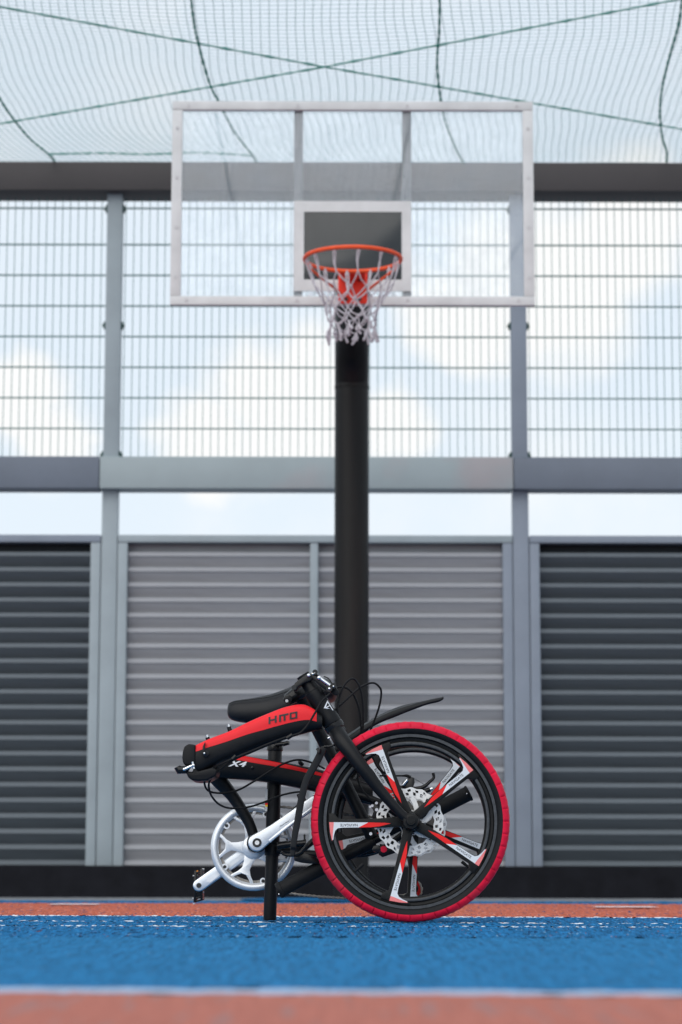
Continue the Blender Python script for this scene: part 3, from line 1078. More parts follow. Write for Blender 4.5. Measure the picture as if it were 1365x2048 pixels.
# ---- shaped frame tubes
def interp(tab, x):
    xs_ = [p[0] for p in tab]; ys_ = [p[1] for p in tab]
    return float(np.interp(x, xs_, ys_))
def smooth_tab(tab, n=7):
    return sorted([(float(p[0]), float(p[1])) for p in spline(tab, n)])
class SideTube:
    """A tube that runs across the picture: top and bottom outlines in photo pixels, rounded box section."""
    def __init__(s, top, bot, Y, half, n=3.2):
        s.top, s.bot, s.Y, s.half, s.n = smooth_tab(top), smooth_tab(bot), Y, half, n
    def sec(s, x):
        t, b = interp(s.top, x), interp(s.bot, x)
        return (t + b) / 2, (b - t) / 2
    def hf(s, x): return s.half(x) if callable(s.half) else s.half
    def front(s, x, py, o=0.0006):
        c, h = s.sec(x)
        u = max(-.995, min(.995, (c - py) / h))
        return s.Y - s.hf(x) * (1 - abs(u) ** s.n) ** (1 / s.n) - o
    def pt(s, x, th, o=0):
        c, h = s.sec(x)
        co_, si_ = math.cos(th), math.sin(th)
        u = math.copysign(abs(co_) ** (2 / s.n), co_)
        v = math.copysign(abs(si_) ** (2 / s.n), si_)
        return at(x, c - u * (h + o / s0), s.Y) + Vector((0, -v * (s.hf(x) + o), 0))
    def mesh(s, x0, x1, n=36, k=28):
        b = MB()
        xs_ = np.linspace(x0, x1, n)
        b.v = [s.pt(x, 2 * math.pi * j / k) for x in xs_ for j in range(k)]
        b.f = [(i * k + j, i * k + (j + 1) % k, (i + 1) * k + (j + 1) % k, (i + 1) * k + j) for i in range(n - 1) for j in range(k)]
        b.f += [tuple(range(k - 1, -1, -1)), tuple((n - 1) * k + j for j in range(k))]
        b.m = [0] * len(b.f)
        return b
    def decal(s, x0, x1, lo, hi, n=40, k=10, o=.0007):
        """lo, hi: tables of x -> fraction of the tube's height below its top edge."""
        b = MB()
        xs_ = np.linspace(x0, x1, n)
        def th(fr):
            u = 1 - 2 * fr
            return math.acos(math.copysign(abs(u) ** (s.n / 2), u))
        for x in xs_:
            a, c = th(interp(lo, x)), th(interp(hi, x))
            for j in range(k):
                b.v.append(s.pt(x, a + (c - a) * j / (k - 1), o))
        b.f = [(i * k + j, i * k + j + 1, (i + 1) * k + j + 1, (i + 1) * k + j) for i in range(n - 1) for j in range(k - 1)]
        b.m = [0] * len(b.f)
        return b

mt = SideTube([(390, 1491.5), (419, 1478), (458.7, 1463), (498, 1444), (535, 1428), (572, 1414), (604, 1409), (624, 1416), (645, 1432)],
              [(390, 1553), (401, 1549.5), (432, 1531.5), (472, 1515), (511.5, 1499), (564, 1481.5), (604, 1469), (638, 1460), (646, 1458)], Y0, .031)
mo = mt.mesh(391, 645).build('main_tube', M['black'], bike)
d = mt.decal(393, 634, [(393, .03), (640, .03)], [(393, .24), (432, .33), (472, .38), (525, .49), (564, .54), (600, .56), (622, .55), (634, .58)])
d.build('red_decal', M['red'], mo)
# HITO lettering
def HL(u, v):
    x, y = 748 + u, 486 - .205 * u - v
    x, y = 340 + x / 3.79, 1320 + y / 3.79
    return at(x, y, mt.front(x, y, .0028))
lt = MB()
def bar(u0, v0, u1, v1):
    n = max(1, int((u1 - u0) / 20))
    for i in range(n):
        a, c = u0 + (u1 - u0) * i / n, u0 + (u1 - u0) * (i + 1) / n
        lt.add([HL(a, v0), HL(c, v0), HL(c, v1), HL(a, v1)], [(0, 1, 2, 3)])
for q_ in ((0, 0, 15, 52), (47, 0, 62, 52), (15, 20, 47, 31), (80, 0, 95, 52), (95, 40, 152, 52), (114, 0, 129, 40), (160, 0, 175, 52), (204, 0, 219, 52), (175, 0, 204, 11), (175, 41, 204, 52)):
    bar(*q_)
lt.build('lettering', M['ink'], mo, smooth=False)
# cable guides and latch on the main tube
for (x, y) in ((416, 1474), (459, 1453)):
    b = MB()
    b.cyl(at(x + 2, y + 12, Y0), at(x - 1, y + 1, Y0), .0054, 12)
    b.build('cable_guide', M['black_gloss'], mo)
    b = MB()
    b.cyl(at(x - 1, y + 1, Y0), at(x - 2, y - 4, Y0), .0038, 10)
    b.build('guide_bolt', M['chrome'], mo)
b = MB()
yl = mt.front(410, 1507, .002)
b.poly([(405, 1500), (406, 1492), (410, 1484.5), (411, 1485), (409.5, 1492), (412, 1500), (418, 1503), (419, 1509), (414, 1515), (408, 1514), (404.5, 1508)], yl - .008, .012)
b.build('latch', M['black_gloss'], mo, bevel=.0015)
b = MB(); b.sphere(at(409, 1507, yl - .009), .003, 10); b.build('latch_bolt', M['chrome'], mo)

# frame hinge at the fold
hg = MB()
hg.poly([(391, 1489.5), (377, 1488), (369, 1493), (365.5, 1504), (364.5, 1516), (366, 1526), (370, 1531), (384, 1530), (391, 1528)], Y0 - .034, .07)
hgo = hg.build('frame_hinge', M['black'], bike, bevel=.006, seg=3)
b = MB()
b.poly([(371, 1541), (376, 1555), (384, 1561), (398, 1562.5), (415, 1561), (432, 1552), (436, 1540), (425, 1535), (396, 1543), (388, 1531), (385, 1545)], Y0 - .034, .15)
b.build('hinge_knuckle', M['black'], hgo, bevel=.006, seg=3)
b = MB()
b.tube([at(355, 1534, Y0 - .03), at(358, 1540, Y0 - .03), at(371, 1540, Y0 - .03), at(381, 1533, Y0 - .035)], [.009, .011, .010, .004], 12)
b.build('hinge_lever', M['black_gloss'], hgo)
b = MB()
b.cyl(at(369, 1539, Y0 - .042), at(384, 1532, Y0 - .042), .004, 10)
b.cyl(at(385, 1524, Y0 - .042), at(388, 1538, Y0 - .042), .0035, 10)
b.sphere(at(368.5, 1539, Y0 - .044), .004, 10)
b.sphere(at(387, 1531, Y0 - .044), .0045, 10)
b.build('hinge_bolt', M['chrome'], hgo)

# rear tube with X4
rt = SideTube([(425, 1513), (450, 1510), (472, 1509.5), (509, 1515), (567, 1524.5), (625, 1536), (654, 1543), (700, 1555), (748, 1570)],
              [(425, 1553), (451, 1557.5), (498, 1561.4), (530, 1565), (564, 1570.6), (604, 1578.5), (654, 1590), (700, 1602), (748, 1612)], YR - .03, .030)
rto = rt.mesh(427, 746).build('rear_tube', M['black'], bike)
d = rt.decal(463, 672, [(463, .04), (500, .04), (672, .18)], [(463, .10), (474, .24), (520, .27), (600, .28), (672, .30)])
d.build('red_stripe', M['red_dark'], rto)
tv, tf = text_mesh('X4', .35)
b = MB()
def X4(a, c):
    x, y = 456.5 + 36 * a, 1533 - 1.0 * a - (12.5 - 2.0 * a) * c + 2.2 * a
    return at(x, y, rt.front(x, y, .0026))
b.add([X4(a, c) for a, c in tv], tf)
# heavy weight: a second copy shifted by a stroke's half width
b.add([X4(a + .055, c) + Vector((0, -.0002, 0)) for a, c in tv], tf)
b.build('lettering', M['white_ink'], rto, smooth=False)
b = MB(); b.lathe(at(505, 1536, rt.front(505, 1536)), [(.001, -.003), (.004, -.002), (.005, 0)], 12); b.build('frame_plug', M['black_gloss'], rto)

# curved down tube to the bottom bracket
BB = at(514, 1687, YR)
def px_tube(b, pts, n=14, k=8, flat=None):
    """pts: (px, py, Y, radius in px)"""
    sp = spline(pts, k)
    b.tube([at(p[0], p[1], p[2]) for p in sp], [p[3] * mpp(p[2]) for p in sp], n, flat=flat)
    return b
px_tube(MB(), [(422, 1538, YR - .02, 17), (437.6, 1560, YR - .01, 16), (464, 1591, YR, 12.5), (486, 1624, YR, 11.3), (501, 1652, YR, 10.6), (511, 1684, YR, 11)], 20).build('down_tube', M['black'], bike)
b = MB(); b.cyl(BB + Vector((0, -.05, 0)), BB + Vector((0, .045, 0)), 19.5 * s0, 32); bbo = b.build('bottom_bracket', M['black'], bike, bevel=.002)
b = MB(); b.lathe(BB + Vector((0, -.052, 0)), [(9 * s0, 0), (18 * s0, 0), (20 * s0, .004), (20 * s0, .012)], 32); b.build('bearing_cup', M['black_gloss'], bbo)

# seat tube, clamp and post
st = MB()
st.cyl(at(550.5, 1496, YR), at(544.5, 1711, YR), 14.2 * mpp(YR), 28)
sto = st.build('seat_tube', M['black'], bike, bevel=.001)
b = MB(); b.cyl(at(550.5, 1490, YR), at(550, 1502, YR), 16.5 * mpp(YR), 28)
b.cyl(at(566, 1489, YR - .028), at(576, 1486, YR - .028), .006, 12)
b.cyl(at(552, 1490, YR - .02), at(579, 1486, YR - .03), .0055, 12)
b.build('seat_clamp', M['black_gloss'], sto, bevel=.001)
b = MB(); b.cyl(at(545.3, 1690, YR), at(544.6, 1712, YR), 15.2 * mpp(YR), 28); b.build('tube_collar', M['black'], sto, bevel=.001)
foot = at(540, 1839, YR); foot.z = .0
b = MB(); b.tube([foot, foot + Vector((0.0, 0, .006)), at(544.6, 1711, YR), at(551.5, 1455, YR)], [12.2 * mpp(YR), 13 * mpp(YR), 13 * mpp(YR), 13 * mpp(YR)], 28)
b.build('seat_post', M['black'], bike)
# flag sticker on the seat tube
b = MB()
ys_ = YR - 14.2 * mpp(YR) - .0
for k, (m_, y_) in enumerate(((2, 1603), (3, 1606.6), (4, 1610.2))):
    b.add([at(530.5, y_, YR - .012), at(535.5, y_, YR - .0185), at(535.5, y_ + 3.6, YR - .0185), at(530.5, y_ + 3.6, YR - .012)], [(0, 1, 2, 3)], k)
b.add([at(531, 1578, YR - .0125), at(535.5, 1578, YR - .0188), at(535.2, 1602.6, YR - .0188), at(530.6, 1602.6, YR - .0125)], [(0, 1, 2, 3)], 3)
b.add([at(530.2, 1614, YR - .0125), at(535, 1614, YR - .0188), at(534.6, 1623, YR - .0188), at(530, 1623, YR - .0125)], [(0, 1, 2, 3)], 3)
b.build('flag_sticker', [M['ink'], M['sticker_red'], M['yellow_ink'], M['alum_box']], sto, smooth=False)

# saddle
sb = MB()
sec = [(455, 1423, 3, .006), (456.5, 1423, 12, .016), (461, 1423.5, 18, .024), (470, 1424, 22.5, .030), (485, 1424.5, 25.5, .036), (510, 1424, 28.5, .042), (540, 1420, 31, .050), (570, 1411, 32, .064), (600, 1397, 31, .080), (630, 1386, 30, .088), (655, 1385, 26, .088), (668, 1388, 18, .074), (674, 1391, 5, .04)]
sec = spline(sec, 4)
k = 24
for p in sec:
    for j in range(k):
        th = 2 * math.pi * j / k
        ct, sn = math.cos(th), math.sin(th)
        u = math.copysign(abs(ct) ** .8, ct)
        if u < 0: u *= .82
        v = math.copysign(abs(sn) ** .7, sn)
        sb.v.append(at(p[0], p[1] - u * p[2], YR) + Vector((0, -v * p[3] * (1.0 if u < .2 else 1 - .25 * (u - .2)), 0)))
n = len(sec)
sb.f = [(i * k + j, i * k + (j + 1) % k, (i + 1) * k + (j + 1) % k, (i + 1) * k + j) for i in range(n - 1) for j in range(k)] + [tuple(range(k - 1, -1, -1)), tuple((n - 1) * k + j for j in range(k))]
sb.m = [0] * len(sb.f)
sdo = sb.build('saddle', M['saddle'], bike)
b = MB()
px_tube(b, [(458, 1408, YR - .019, .8), (470, 1403.5, YR - .026, .8), (510, 1398.5, YR - .037, .8), (545, 1393, YR - .046, .8), (580, 1381, YR - .058, .8), (600, 1372, YR - .066, .8)], 6)
b.build('seam', M['rubber'], sdo)
for s in (-1, 1):
    b = MB(); px_tube(b, [(480, 1438, YR + .018 * s, 2.8), (520, 1450, YR + .022 * s, 2.8), (575, 1446, YR + .022 * s, 2.8), (640, 1410, YR + .035 * s, 2.8)], 8)
    b.build('saddle_rail', M['black_gloss'], sdo)

# ---- head tube, headset, fork
HT, HB = (626, 1383), (664.5, 1446)
def along(t, Y=Y0): return at(HT[0] + (HB[0] - HT[0]) * t, HT[1] + (HB[1] - HT[1]) * t, Y)
ht = MB()
prof = [(-.02, 16.5), (0, 18.3), (.10, 19.2), (.28, 18.4), (.45, 18.0), (.62, 18.2), (.82, 19.2), (.97, 19.6), (1.02, 19.0)]
ht.tube([along(t) for t, r in prof], [r * s0 for t, r in prof], 32)
hto = ht.build('head_tube', M['black'], bike)
b = MB()
prof = [(1.022, 18.2), (1.05, 20.2), (1.16, 20.4), (1.22, 19.0), (1.25, 16.0)]
b.tube([along(t) for t, r in prof], [r * s0 for t, r in prof], 32); b.build('headset_cup', M['black_gloss'], hto)
b = MB()
prof = [(-.52, 13.8), (-.10, 14.0), (-.05, 15.6), (-.018, 16.2)]
b.tube([along(t) for t, r in prof], [r * s0 for t, r in prof], 28); b.build('steerer', M['black'], hto)
# triangular badge on the head tube
def badge(x, y):
    x, y = 560 + x / 8.53, 1320 + y / 8.53
    ax, ay = HB[0] - HT[0], HB[1] - HT[1]
    L = math.hypot(ax, ay)
    d_ = abs((x - HT[0]) * ay - (y - HT[1]) * ax) / L
    r_ = 18.6
    yy = math.sqrt(max(.02, 1 - (d_ / r_) ** 2)) * r_ * s0
    return at(x, y, Y0 - yy - .0012)
b = MB()
def quad(p, n=3):
    for i in range(n):
        for t0, t1 in ((i / n, (i + 1) / n),):
            l = lambda a, c, t: (a[0] + (c[0] - a[0]) * t, a[1] + (c[1] - a[1]) * t)
            b.add([badge(*l(p[0], p[1], t0)), badge(*l(p[0], p[1], t1)), badge(*l(p[3], p[2], t1)), badge(*l(p[3], p[2], t0))], [(0, 1, 2, 3)])
quad([(813, 690), (750, 826), (785, 806), (817, 728)])
quad([(813, 690), (918, 862), (886, 838), (818, 728)])
quad([(750, 826), (858, 770), (850, 790), (790, 822)])
quad([(770, 826), (800, 812), (905, 852), (914, 862)])
b.build('badge', M['white_ink'], hto, smooth=False)
# handlepost hinge at the top of the steerer
b = MB()
b.poly([(587, 1381), (586.5, 1374), (590, 1366), (600, 1358), (611, 1350.5), (620, 1346.5), (626.5, 1350), (628, 1357), (622, 1362), (609, 1367), (598, 1374), (592, 1383)], Y0 - .026, .05)
hh = b.build('post_hinge', M['black_gloss'], bike, bevel=.004, seg=3)
b = MB(); b.cyl(at(588.5, 1375, Y0 - .029), at(588.5, 1375, Y0 + .028), .0062, 14); b.build('hinge_pin', M['bolt_dark'], hh)
b = MB()
b.poly([(622, 1346), (628, 1343), (636, 1349), (648, 1358), (659, 1368), (672, 1372), (675, 1378), (672, 1385), (664, 1386), (656, 1380), (644, 1370), (630, 1358)], Y0 + .006, .018)
b.poly([(621, 1349), (626, 1347), (644, 1364), (656, 1374), (660, 1381), (655, 1382), (640, 1372), (624, 1356)], Y0 - .028, .008)
b.build('hinge_lever', M['black_gloss'], hh, bevel=.0015)
b = MB()
b.cyl(at(638, 1355, Y0 - .030), at(660, 1371, Y0 - .030), .0042, 10)
b.sphere(at(638.5, 1356, Y0 - .033), .0058, 10)
b.sphere(at(618, 1351, Y0 - .031), .0052, 10)
b.cyl(at(624.5, 1348.5, Y0 - .03), at(631, 1346, Y0 - .03), .004, 10)
b.build('hinge_link', M['chrome'], hh)
b = MB()
b.cyl(at(630.5, 1344.5, Y0 - .034), at(630.5, 1344.5, Y0 + .03), .0068, 14)
b.cyl(at(659, 1377.5, Y0 - .036), at(659, 1377.5, Y0 + .03), .0078, 14)
b.cyl(at(668, 1371.5, Y0 - .03), at(668, 1371.5, Y0 + .03), .007, 14)
b.build('hinge_barrel', M['bolt_dark'], hh)
b = MB(); b.sphere(at(659, 1377.5, Y0 - .037), .0036, 10); b.sphere(at(667.5, 1373, Y0 - .033), .0026, 8); b.build('hinge_screw', M['chrome'], hh)
b = MB(); px_tube(b, [(648, 1353, Y0, 1.4), (657, 1357, Y0, 1.4), (665, 1368, Y0, 1.4)], 6); b.build('spring', M['bolt_dark'], hh)
b = MB(); b.poly([(661, 1385), (668, 1390), (674, 1391.5), (678.5, 1388), (678, 1382), (672, 1376), (668, 1378)], Y0 - .004, .012); b.build('safety_tab', M['fender'], hh, bevel=.003)

# fork: crown, two blades, dropouts
fk = MB()
fk.tube([along(1.22), along(1.36)], [17 * s0, 17.5 * s0], 28)
fo = fk.build('fork', M['black'], bike, bevel=.002)
for s, nm in ((-1, 'near'), (1, 'far')):
    b = MB()
    w_ = .050
    pts = [(673, 1463, Y0 + s * .006, 16.5), (684, 1481, Y0 + s * .030, 16.8), (700, 1502, Y0 + s * .043, 15.8), (725, 1536, Y0 + s * w_, 14.0), (760, 1580, Y0 + s * w_, 11.5), (795, 1620, Y0 + s * w_, 9.6), (815, 1639, Y0 + s * w_, 9.0)]
    px_tube(b, pts, 22, 6)
    b.sphere(at(816, 1640, Y0 + s * w_), 10.0 * s0, 14, 0, (1, .7, 1))
    b.build('fork_blade', M['black'], fo)
b = MB()
b.cyl(hub0 + Vector((0, -.072, 0)), hub0 + Vector((0, .066, 0)), 5.2 * s0, 18)
b.lathe(hub0 + Vector((0, -.0655, 0)), [(.0005, -.004), (8.5 * s0, -.004), (9.3 * s0, 0), (9.3 * s0, .004), (10.8 * s0, .005), (15.0 * s0, .005), (16.2 * s0, .009), (16.2 * s0, .02)], 36)
b.build('axle_nut', M['rim'], fo)
for (x, y, dx, dy) in ((684, 1453, 6, 7), (664, 1473, -8, 4)):
    b = MB()
    b.cyl(at(x - dx * .8 if dx < 0 else x - 3, y + (dy if dx < 0 else 4), Y0 - .005), at(x, y, Y0 - .005), .0026, 10)
    b.sphere(at(x, y, Y0 - .005), .0045, 10)
    if dx < 0: b.cyl(at(x, y, Y0 - .005), at(x + dx, y + dy, Y0 - .005), .0028, 10)
    b.build('crown_bolt', M['chrome'], fo)

# folded handlepost and handlebar between the wheels
YH = 6.25
b = MB()
px_tube(b, [(592, 1382, YH - .02, 15), (602, 1394, YH - .01, 14.5), (634, 1456, YH, 13.2), (680, 1546, YH, 12.6), (745, 1676, YH, 12.6)], 22, 6)
hp = b.build('handlepost', M['black'], bike)
b = MB()
b.tube([at(574, 1401, YH - .075), at(590, 1391, YH - .075), at(606, 1384, YH - .06)], [12 * s0, 15 * s0, 14 * s0], 20)
b.cyl(at(576, 1399, YH - .10), at(576, 1399, YH), 9 * s0, 18)
b.build('post_hinge_half', M['black_gloss'], hp, bevel=.002)
b = MB(); b.cyl(at(574, 1402, YH - .102), at(574, 1402, YH - .095), .004, 10); b.build('hinge_screw', M['bolt_grey'], hp)
b = MB()
px_tube(b, [(640, 1738, YH, 7.5), (700, 1706, YH, 8), (745, 1683, YH, 8.4), (790, 1660, YH, 8), (870, 1620, YH, 7.5)], 16)
hb = b.build('handlebar', M['black'], bike)
for (p, q) in (((556, 1783), (648, 1733)), ((868, 1623), (940, 1586))):
    b = MB()
    P, Q = at(*p, YH - .02), at(*q, YH - .02)
    dv = Q - P
    prof = [(0, 15), (.03, 17.2), (.09, 17.2), (.10, 15.8), (.3, 15.4), (.7, 15.4), (.94, 15.8), (.95, 17), (.99, 17), (1, 15)]
    b.tube([P + dv * t for t, r in prof], [r * s0 * .98 for t, r in prof], 24)
    b.build('grip', M['rubber'], hb)
b = MB(); b.sphere(at(934, 1588, YH - .045), .0022, 8); b.sphere(at(558.5, 1789, YH - .045), .0022, 8); b.build('grip_screw', M['chrome'], hb)
b = MB()
b.cyl(at(668, 1722, YH), at(750, 1683, YH), 13.2 * s0, 20)
b.build('stem_clamp', M['black'], hb, bevel=.003)
# brake levers
b = MB()
px_tube(b, [(800, 1578, YH - .05, 7), (830, 1579, YH - .055, 5.5), (848, 1574, YH - .06, 4.2), (860, 1564, YH - .06, 3.4), (868, 1556, YH - .06, 3.0), (867, 1546, YH - .06, 3.2)], 12)
b.poly([(805, 1572), (812, 1562), (820, 1553), (829, 1556), (830, 1566), (826, 1578), (838, 1584), (830, 1592), (808, 1588)], YH - .06, .03)
b.cyl(at(840, 1587, YH - .06), at(861, 1579, YH - .06), .0062, 12)
lv = b.build('brake_lever', M['black_gloss'], hb, bevel=.0012, label='brake lever whose hooked tip shows inside the wheel')
b = MB(); b.cyl(at(861, 1579, YH - .06), at(865.5, 1577.5, YH - .06), .005, 12); b.sphere(at(812, 1562, YH - .066), .004, 8); b.cyl(at(806, 1570, YH - .066), at(815, 1560, YH - .066), .005, 10)
b.build('barrel_adjuster', M['chrome'], lv)
b = MB(); b.cyl(at(828, 1557, YH - .062), at(852, 1571, YH - .062), .0007, 6); b.cyl(at(858, 1585, YH - .05), at(868, 1598, YH - .05), .0008, 6); b.build('inner_wire', M['chrome'], lv)
b = MB(); px_tube(b, [(760, 1552, YH - .055, 1.8), (790, 1552, YH - .06, 1.8), (806, 1552, YH - .06, 1.9), (814, 1552, YH - .06, 3.0), (822, 1555, YH - .06, 3.4)], 8); b.build('cable_end', M['black_gloss'], lv)
b = MB()
px_tube(b, [(563.5, 1704, YH - .05, 3), (568, 1709, YH - .05, 3.2), (580, 1711, YH - .05, 3.3), (598, 1708, YH - .05, 3.8), (608, 1700, YH - .05, 4.5), (618, 1690, YH - .05, 6), (630, 1680, YH - .045, 7)], 12)
b.poly([(588, 1712), (606, 1706), (625, 1712), (637, 1718), (640, 1728), (620, 1728), (602, 1726), (589, 1722)], YH - .045, .03)
b.build('brake_lever', M['black_gloss'], hb, bevel=.0012, label='brake lever hooked beside the chain guard')
b = MB()
px_tube(b, [(556, 1692, YR - .05, 8), (575, 1689, YR - .055, 7), (600, 1687, YR - .06, 6.5), (613, 1686, YR - .06, 7.5)], 12, flat=(1.2, 1))
b.cyl(at(609.5, 1688, YR - .06), at(609.5, 1669, YR - .06), .0026, 8)
b.poly([(583, 1691), (608, 1686), (608, 1700), (600, 1704), (586, 1702)], YR - .05, .02)
b.build('shift_lever', M['black_gloss'], hb, bevel=.001)

# ---- crankset
ch = MB()
cr = at(508, 1695, YR + .045)
gu = mpp(YR + .045)
ch.lathe(cr, [(r * gu, y) for r, y in ((71, -.003), (72.5, -.006), (76, -.0088), (80, -.0095), (84, -.007), (86.5, -.002), (86.5, .003), (84, .006), (74, .006), (71, .003))], 96, closed=True)
cho = ch.build('chain_guard', M['ring_silver'], bike)
def cpt(r, a, y): return cr + Vector((r * math.cos(a) * gu, y, r * math.sin(a) * gu))
for k in range(5):
    a = R(178 + 72 * k)
    b = MB()
    def ap(r, off): 
        c_, s_ = math.cos(a), math.sin(a)
        return Vector((cr.x + (r * c_ - off * s_) * gu, 0, cr.z + (r * s_ + off * c_) * gu))
    # arm splits towards the ring like a Y
    L_ = [(14, -14), (32, -9), (45, -8), (55, -13.5), (65, -23), (73, -27), (73, -20), (65, -14.5), (57, -5), (57, 5), (65, 14.5), (73, 20), (73, 27), (65, 23), (55, 13.5), (45, 8), (32, 9), (14, 14)]
    f = [ap(r, o_) + Vector((0, cr.y - .0045, 0)) for r, o_ in L_]
    g_ = [ap(r, o_) + Vector((0, cr.y + .003, 0)) for r, o_ in L_]
    b.prism(f, g_)
    b.build('spider_arm', M['ring_silver'], cho, bevel=.0012)
    b = MB()
    e_ = R(178 + 36 + 72 * k)
    p = cpt(69.5, e_, -.006)
    b.cyl(p, p + Vector((0, .008, 0)), 6.5 * gu, 16, 1)
    b.cyl(p + Vector((0, -.0015, 0)), p + Vector((0, .0, 0)), 3.4 * gu, 12, 0)
    b.build('guard_bolt', [M['bolt_dark'], M['ring_silver']], cho)
b = MB(); b.lathe(cr, [(r * gu, y) for r, y in ((12, -.012), (20, -.010), (24, -.005), (24, .003), (12, .004))], 40, closed=True); b.build('spider_hub', M['ring_silver'], cho)
b = MB(); b.lathe(cr + Vector((0, .008, 0)), [(r * gu, y) for r, y in ((66, -.001), (79, -.001), (79, .001), (66, .001))], 80, closed=True); b.build('chainring', M['chain'], cho)

def crank(p0, p1, Y, depth, r0, r1, mat, name, parent, holes):
    b = MB()
    P, Q = Vector((p0[0], p0[1])), Vector((p1[0], p1[1]))
    dv = Q - P
    n_ = Vector((-dv.y, dv.x)).normalized()
    a0 = math.atan2(dv.y, dv.x)
    out_ = [(P.x + r0 * math.cos(a0 + math.pi / 2 + math.pi * i / 10), P.y + r0 * math.sin(a0 + math.pi / 2 + math.pi * i / 10)) for i in range(11)]
    m1 = P + dv * .30
    rm = r1 * 1.02
    out_ += [(m1.x - n_.x * rm, m1.y - n_.y * rm)]
    out_ += [(Q.x + r1 * math.cos(a0 - math.pi / 2 + math.pi * i / 10), Q.y + r1 * math.sin(a0 - math.pi / 2 + math.pi * i / 10)) for i in range(11)]
    out_ += [(m1.x + n_.x * rm, m1.y + n_.y * rm)]
    b.poly(out_, Y, depth)
    return b.build(name, mat, parent, bevel=.0035, seg=3)
ck = crank((514, 1686), (630, 1604), YR - .078, .016, 17.5, 12.5, M['silver'], 'crank', bike, 0)
# raised centre ridge, bolt and script
b = MB()
b.poly([(537, 1681), (566, 1657), (624, 1614), (626, 1617), (568, 1663), (541, 1686)], YR - .0795, .004)
b.build('crank_ridge', M['silver'], ck, bevel=.001)
b = MB()
bc = at(514.5, 1686, YR - .078)
b.lathe(bc, [(r * s0, y) for r, y in ((9.6, -.0006), (9.4, -.003), (5.0, -.003), (5.0, .001))], 28, mi=0)
b.lathe(bc, [(r * s0, y) for r, y in ((5.0, -.0032), (4.6, -.0038), (2.2, -.0038), (2.2, -.001), (.1, -.001))], 24, mi=1)
b.build('crank_bolt', [M['bolt_dark'], M['chrome']], ck)
tv, tf = text_mesh('Prowheel', .3)
b = MB()
b.add([at(559 + 19.5 * a + 1.0 * c, 1656 - 13.2 * a - 4.2 * c, YR - .0802) for a, c in tv], tf)
b.build('lettering', M['ink'], ck, smooth=False)
ck2 = crank((516, 1689), (398, 1771.5), YR + .062, .015, 16, 12, M['silver'], 'crank', bike, 0)
b = MB(); b.poly([(412, 1764), (416, 1757), (486, 1706), (494, 1706), (490, 1713), (420, 1766)], YR + .0608, .003); b.build('crank_groove', M['ring_silver'], ck2)
b = MB(); b.cyl(at(398, 1771.5, YR + .06), at(398, 1771.5, YR + .064), 5.4 * s0, 20); b.build('pedal_eye', M['bolt_dark'], ck2)
# folded pedal, seen end on
pd = MB()
for (a, c) in (((391, 1742), (388.5, 1805)), ((403, 1738), (402.5, 1800))):
    pd.poly([(a[0] - 2, a[1]), (a[0] + 2.6, a[1]), (c[0] + 3.2, c[1]), (c[0] - 1.5, c[1])], YR + .085, .08)
for y_ in (1746, 1753, 1785, 1796, 1802):
    pd.poly([(389, y_), (406, y_ - 4), (406, y_ - 1), (389, y_ + 4)], YR + .088, .07)
pd.poly([(390, 1776), (402, 1776), (401, 1797), (391, 1799)], YR + .09, .06)
pdo = pd.build('pedal', M['black_gloss'], bike, bevel=.0008)
b = MB()
for (x, y) in ((406.5, 1738.5), (388, 1752), (406, 1785), (387, 1797), (388, 1808), (404, 1798)):
    b.cyl(at(x - 2, y, YR + .095), at(x + 2.4, y, YR + .095), .0018, 6)
b.build('pedal_pin', M['bolt_grey'], pdo)
b = MB(); b.poly([(393, 1742), (396.5, 1741), (396.5, 1743), (393, 1744)], YR + .084, .004); b.build('reflector', M['amber'], pdo)
# chain: separate links joined in one run
b = MB()
def chain_run(path):
    P = [Vector(p) for p in path]
    L = [0]
    for i in range(1, len(P)): L.append(L[-1] + (P[i] - P[i - 1]).length)
    n = int(L[-1] / .0127)
    def pos(d):
        for i in range(1, len(P)):
            if d <= L[i]: return P[i - 1].lerp(P[i], (d - L[i - 1]) / (L[i] - L[i - 1]))
        return P[-1]
    for i in range(n):
        p, q_ = pos(i * .0127), pos((i + 1) * .0127)
        w_ = .0028 if i % 2 else .0042
        for s in (-1, 1):
            o_ = Vector((0, s * w_, 0))
            b.tube([p + o_, (p + q_) / 2 + o_, q_ + o_], [.0041, .0026, .0041], 8, flat=(.25, 1))
        b.cyl(p + Vector((0, -.005, 0)), p + Vector((0, .005, 0)), .003, 8)
YC = YR + .052
lower = [at(*p, YC) for p in ((545, 1774), (575, 1786), (600, 1790), (640, 1794), (690, 1797), (740, 1796), (800, 1792), (824, 1788))]
upper = [at(*p, YC) for p in ((530, 1614), (563, 1614), (600, 1618), (700, 1630), (800, 1640))]
chain_run(upper)
b.build('chain', M['chain'], bike)
b = MB()
chain_run(lower)
chain_run([at(*p, YC) for p in ((824, 1788), (822, 1770), (824, 1753), (834, 1761), (843, 1773), (845, 1783), (840, 1792), (828, 1795))])
b.build('chain', M['chain'], bike)
# rear derailleur
b = MB()
b.poly([(812, 1700), (826, 1700), (838, 1760), (836, 1788), (826, 1795), (818, 1788), (822, 1762)], YR + .045, .006)
b.cyl(at(829, 1777, YR + .04), at(829, 1777, YR + .056), 9 * s0, 16)
dr = b.build('derailleur', M['black_gloss'], bike, bevel=.001)
b = MB(); b.poly([(836, 1762), (840, 1772), (842, 1786), (838, 1790), (836, 1782), (834, 1770)], YR + .043, .004); b.poly([(826, 1790), (838, 1782), (840, 1790), (832, 1796)], YR + .043, .004); b.build('cage_plate', M['red_dark'], dr)
b = MB(); b.sphere(at(829, 1778, YR + .038), .003, 8); b.build('pulley_bolt', M['chrome'], dr)
